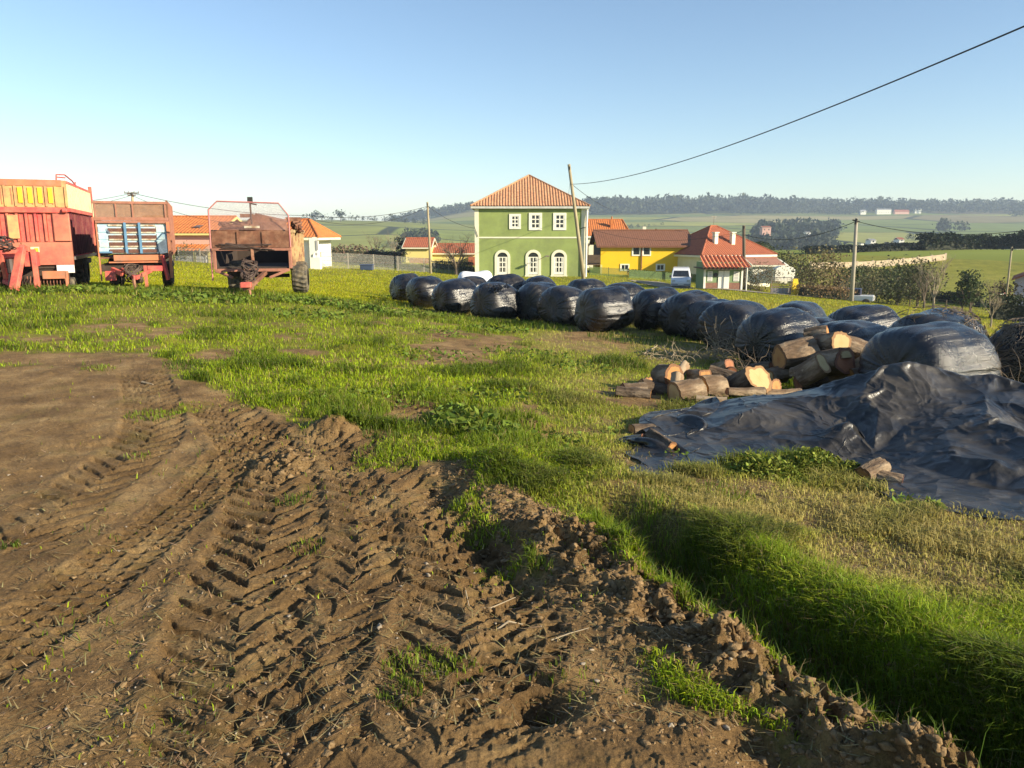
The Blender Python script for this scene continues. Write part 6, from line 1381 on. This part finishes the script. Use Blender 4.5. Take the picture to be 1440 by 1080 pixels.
# broad-leaved weeds
def weeds():
    r3 = np.random.default_rng(300); C = []; S_ = []
    spots = [(655,600,.30,260,.12),(640,590,.2,120,.11),(690,615,.25,140,.10),(560,420,1.0,260,.12),(480,430,1.2,520,.13),(420,425,.9,420,.13),(530,440,1.0,400,.13),(600,445,.8,220,.11),(440,445,.9,260,.12),(330,420,.5,120,.12),(250,418,.9,260,.14),(180,412,1.0,320,.15),(130,410,.8,220,.15),(80,412,.8,220,.15),(300,425,.8,200,.13),(750,455,.7,200,.10),(700,465,.7,200,.10),(800,452,.6,120,.10),(510,600,.2,90,.07),(620,470,.6,120,.08),(1290,712,.16,70,.06),(1235,690,.1,30,.05),(860,610,.1,20,.05),(20,410,.8,200,.15),(690,430,.5,90,.10),(560,560,.5,160,.06),(700,560,.5,200,.07),(760,620,.4,160,.06),(480,560,.4,160,.06),(820,520,.6,160,.08),(600,500,.8,160,.08),(400,520,.5,120,.06),(740,500,.8,200,.08),(950,640,.1,30,.04)]
    for px, py, rad, k, s in spots:
        q = gp(px, py); a = r3.uniform(0, 6.28, k); d = rad*np.sqrt(r3.uniform(size=k)); C.append(np.c_[q.x+np.cos(a)*d, q.y+np.sin(a)*d, s*.9*r3.uniform(.1, 1.1, k)]); S_.append(s*r3.uniform(.6, 1.5, k))
    C = np.concatenate(C); S_ = np.concatenate(S_); C[:, 2] += surface(C[:, 0], C[:, 1])[0]; V, F, k = leafcloud(C, S_*.8, r3, flat=.3)
    o = np_mesh('broadleaf_weeds', V, F, k, {'Col': colpt(len(C), k, (.12,.17,.022), .25, r3)}, mat=LEAF); tag(o, 'dark green broad leaved weeds scattered in the grass', 'weeds', None, 'stuff')
weeds()
# feathery pale mound of cut greenery in front of the tarpaulin hem
r4 = np.random.default_rng(400); C = []; 
for px, py, rx, hh, k in [(1075,668,.28,.13,1300),(1140,662,.30,.16,1500),(1050,655,.15,.09,500),(1195,668,.12,.10,400)]:
    q = gp(px, py); a = r4.uniform(0, 6.28, k); d = rx*np.sqrt(r4.uniform(size=k)); C.append(np.c_[q.x+np.cos(a)*d, q.y+np.sin(a)*d*.6, q.z+hh*(1-(d/rx)**2)*r4.uniform(.2, 1.1, k)+.01])
C = np.concatenate(C); V, F, k = leafcloud(C, .035*r4.uniform(.5, 1.5, len(C)), r4)
tag(np_mesh('cut_greenery', V, F, k, {'Col': colpt(len(C), k, (.17,.20,.03), .25, r4)}, mat=LEAF), 'heap of cut feathery greenery at the tarpaulin hem', 'cuttings', None, 'stuff')
# straw litter
r5 = np.random.default_rng(500); n = 26000; rr_ = 1/r5.uniform(1/22., 1/2.3, n*6); aa = r5.uniform(-.66, .66, n*6); X = rr_*np.sin(aa); Y = rr_*np.cos(aa); z_, s1, s2, _ = surface(X, Y)
k = r5.uniform(size=n*6) < (s2*.9+.09*s1+.01)*.55; X, Y, z_ = X[k], Y[k], z_[k]; n = len(X); a = r5.uniform(0, 6.28, n); L_ = r5.uniform(.02, .09, n); dx = np.cos(a)*L_; dy = np.sin(a)*L_; w_ = .0016*(1+np.hypot(X, Y)/4)
tz = r5.uniform(.0, .02, n); V = np.stack([np.c_[X-dy/L_*w_, Y+dx/L_*w_, z_+.004], np.c_[X+dy/L_*w_, Y-dx/L_*w_, z_+.004], np.c_[X+dx, Y+dy, z_+.006+tz]], 1).reshape(-1, 3)
tag(np_mesh('straw_litter', V, np.arange(n*3), 3, {'Col': colpt(n, 3, (.36,.27,.13), .3, r5)}, mat=GRASS), 'dry straw and dead stalks lying on the soil', 'straw', None, 'stuff')
# clods and stones
r6 = np.random.default_rng(600)
ico = [(0,0,1)]+[(.894*math.cos(k*1.2566), .894*math.sin(k*1.2566), .447) for k in range(5)]+[(.894*math.cos(k*1.2566+.628), .894*math.sin(k*1.2566+.628), -.447) for k in range(5)]+[(0,0,-1)]
icf = [(0,1+k,1+(k+1)%5) for k in range(5)]+[(1+k,6+k,1+(k+1)%5) for k in range(5)]+[(1+(k+1)%5,6+k,6+(k+1)%5) for k in range(5)]+[(11,6+(k+1)%5,6+k) for k in range(5)]
iv = np.array(ico); ifc = np.array(icf)
E = {}; vv = [tuple(v) for v in iv]; ff = []
for t in ifc:
    m_ = []
    for a, b_ in ((0,1),(1,2),(2,0)):
        key = tuple(sorted((t[a], t[b_])))
        if key not in E: q = np.array(vv[t[a]])+np.array(vv[t[b_]]); q /= np.linalg.norm(q); E[key] = len(vv); vv.append(tuple(q))
        m_.append(E[key])
    ff += [(t[0], m_[0], m_[2]), (t[1], m_[1], m_[0]), (t[2], m_[2], m_[1]), tuple(m_)]
iv = np.array(vv); ifc = np.array(ff)
def lumps(X, Y, S_, name, label, m, seed, sink=.3, cat='clods'):
    r_ = np.random.default_rng(seed); n = len(X); z_ = surface(X, Y)[0]; ang = r_.uniform(0, 6.28, n); sc = r_.uniform(.6, 1.3, (n, 3))*np.array([[1.15, .85, .65]]); V = iv[None]*sc[:, None]*(1+r_.normal(size=(n, len(iv), 1))*.32); c_, s_ = np.cos(ang)[:, None], np.sin(ang)[:, None]
    V = np.stack([V[..., 0]*c_-V[..., 1]*s_, V[..., 0]*s_+V[..., 1]*c_, V[..., 2]], -1)*S_[:, None, None]; V += np.stack([X, Y, z_+S_*(.5-sink)], -1)[:, None]
    F = (ifc[None]+np.arange(n)[:, None, None]*len(iv)).reshape(-1); return tag(np_mesh(name, V.reshape(-1, 3), F, 3, mat=m), label, cat, None, 'stuff')
CLOD = mat('clod_soil', (.155,.098,.045), .95, .45, 30, col2=(.23,.155,.08), mixs=9, bump=.006, bscale=90, spec=.2)
Xs = []; Ys = []; Ss = []
for L, n, sp_, s0 in ((RIDGE, 2600, .18, .009), (RIDGE2, 1500, .2, .009), (TRACKS[2][0], 700, .3, .005), (TRACKS[3][0], 500, .3, .005)):
    sgm = np.r_[0, np.cumsum(np.hypot(*np.diff(L, axis=0).T))]; s = r6.uniform(0, sgm[-1], n); Xs.append(np.interp(s, sgm, L[:, 0])+r6.normal(size=n)*sp_); Ys.append(np.interp(s, sgm, L[:, 1])+r6.normal(size=n)*sp_); Ss.append(s0*r6.lognormal(0, .55, n))
q = gp(408, 655); n = 160; Xs.append(q.x+r6.normal(size=n)*.16); Ys.append(q.y+r6.normal(size=n)*.25); Ss.append(.014*r6.lognormal(0, .6, n))
n = 6000; rr_ = 1/r6.uniform(1/9., 1/2.2, n); aa = r6.uniform(-.66, .5, n); X = rr_*np.sin(aa); Y = rr_*np.cos(aa); k = surface(X, Y)[1] > .8; Xs.append(X[k]); Ys.append(Y[k]); Ss.append(.0045*r6.lognormal(0, .5, k.sum()))
Xs, Ys, Ss = map(np.concatenate, (Xs, Ys, Ss)); k = (Ys > .6); lumps(Xs[k], Ys[k], np.clip(Ss[k], .002, .022), 'soil_clods', 'crumbled earth clods along the churned ridge', CLOD, 7, .62)
n = 260; rr_ = 1/r6.uniform(1/9., 1/2.2, n); aa = r6.uniform(-.6, .4, n); X = rr_*np.sin(aa); Y = rr_*np.cos(aa); k = surface(X, Y)[1] > .6
lumps(X[k], Y[k], .0045*r6.lognormal(0, .45, k.sum()), 'pebbles', 'small pale pebbles pressed into the earth', mat('pebble', (.28,.23,.17), .8, .3, 9), 8, cat='pebbles')
# sticks
def stick(pxs, r, label, m=TWIGL, lift=.012):
    P = [gp(*p) for p in pxs]; P = [Vector((p.x, p.y, float(surface(np.array([p.x]), np.array([p.y]))[0][0])+lift)) for p in P]; b0 = P[0].copy(); o = MB().tube([p-b0 for p in P], [r]*(len(P)-1)+[r*.5], 5).build('stick', m); o.location = b0; tag(o, label, 'stick')
stick([(698,892),(715,887),(735,882)], .005, 'short pale stick on the earth beside the churned ridge')
stick([(655,845),(660,860),(690,862),(725,840)], .003, 'thin curved dry stem lying left of the ridge')
stick([(905,502),(925,490),(948,506)], .014, 'bleached stick in the grass before the low log heap', lift=.05)
stick([(1003,700),(1012,712),(1018,722)], .008, 'short bleached stake in the straw below the hem')
stick([(775,915),(800,908),(828,900)], .003, 'slender twig by the small square hole')
stick([(200,538),(215,540)], .014, 'pale splinter of wood on the bare earth at left')
# brushwood against the bales, brambles on the last bale
def brush(px, py, Y, rx, hh, n, label, seed, m=TWIGL, r=.006, ry=None, name='brushwood', zoff=0):
    q = random.Random(seed); p = at(px, py, Y); z0 = float(surface(np.array([p.x]), np.array([p.y]))[0][0])+zoff; mb = MB()
    for i in range(n):
        a = q.uniform(0, 6.28); d = rx*math.sqrt(q.random()); pt = Vector((math.cos(a)*d, math.sin(a)*d*(ry or .5)/1.0, q.uniform(0, hh*.4))); dr = Vector((q.gauss(0, 1), q.gauss(0, .6), q.uniform(.2, 1.3))).normalized(); pts = [pt]
        for k in range(5): dr = (dr+Vector((q.gauss(0, .35), q.gauss(0, .35), q.gauss(-.12, .25)))).normalized(); pt = pt+dr*hh*.22; pt.z = max(pt.z, 0); pts.append(pt)
        mb.tube(pts, [r*(1-.15*k) for k in range(6)], 3, caps=False)
    o = mb.build(name, m); o.location = (p.x, p.y, z0); tag(o, label, 'brushwood', None, 'stuff')
brush(1035,500,13.9,.75,.65,120,'tangled leafless brushwood against the front row bales',3)
brush(1075,505,12.3,.6,.45,110,'low dead twigs left of the high log stack',4,m=TWIG)
brush(975,505,14.5,.9,.25,90,'dead stalks lying before the shaded bales',5)
brush(945,500,13.5,.6,.3,60,'bleached dry stalks in the grass before the low log heap',6)
def vines(px, top, Y, w_, n, label, seed):
    q = random.Random(seed); p = at(px, top, Y+.25); mb = MB()
    for i in range(n):
        x = q.uniform(-w_/2, w_/2); a = q.uniform(-.2, 1.5); pts = []
        for k in range(7):
            rr2 = .62+q.uniform(.0, .08); hx = x/(w_/2); s = (max(0, 1-abs(hx)**3))**.4
            pts.append((x, -math.sin(a)*rr2*s, -.56+(math.cos(a)*.58*s+.03))); x += q.gauss(0, .07); x = max(-w_/2, min(w_/2, x)); a += q.gauss(.08, .14)
        mb.tube(pts, .005, 3, caps=False)
    o = mb.build('dead_vines', TWIG); o.location = p; tag(o, label, 'vines', None, 'stuff')
vines(1466,451,10.2,1.4,260,'dead bramble stems hanging over the bale at the right edge',5)
vines(1318,434,11.3,1.35,70,'dry vines on the bale behind the big shiny one',6)
brush(1392,560,9.0,.5,.6,90,'bramble tangle between the last two bales at right',7,m=TWIG)
# ================================================================== HAZE
mb = MB(); mb.box(-4300,-4300,-60,4300,4300,75); hz = mb.build('haze', None); hz.data.materials.clear()
hm = bpy.data.materials.new('haze'); hm.use_nodes = True; t = hm.node_tree; t.nodes.remove(t.nodes['Principled BSDF'])
pv = t.nodes.new('ShaderNodeVolumePrincipled'); pv.inputs['Density'].default_value = HAZE_D; pv.inputs['Color'].default_value = (.66,.80,1.0,1); pv.inputs['Anisotropy'].default_value = .1
t.links.new(pv.outputs[0], t.nodes['Material Output'].inputs['Volume']); hz.data.materials.append(hm); tag(hz, kind='stuff'); hz['label'] = 'pale haze over the valley'; hz['category'] = 'haze'
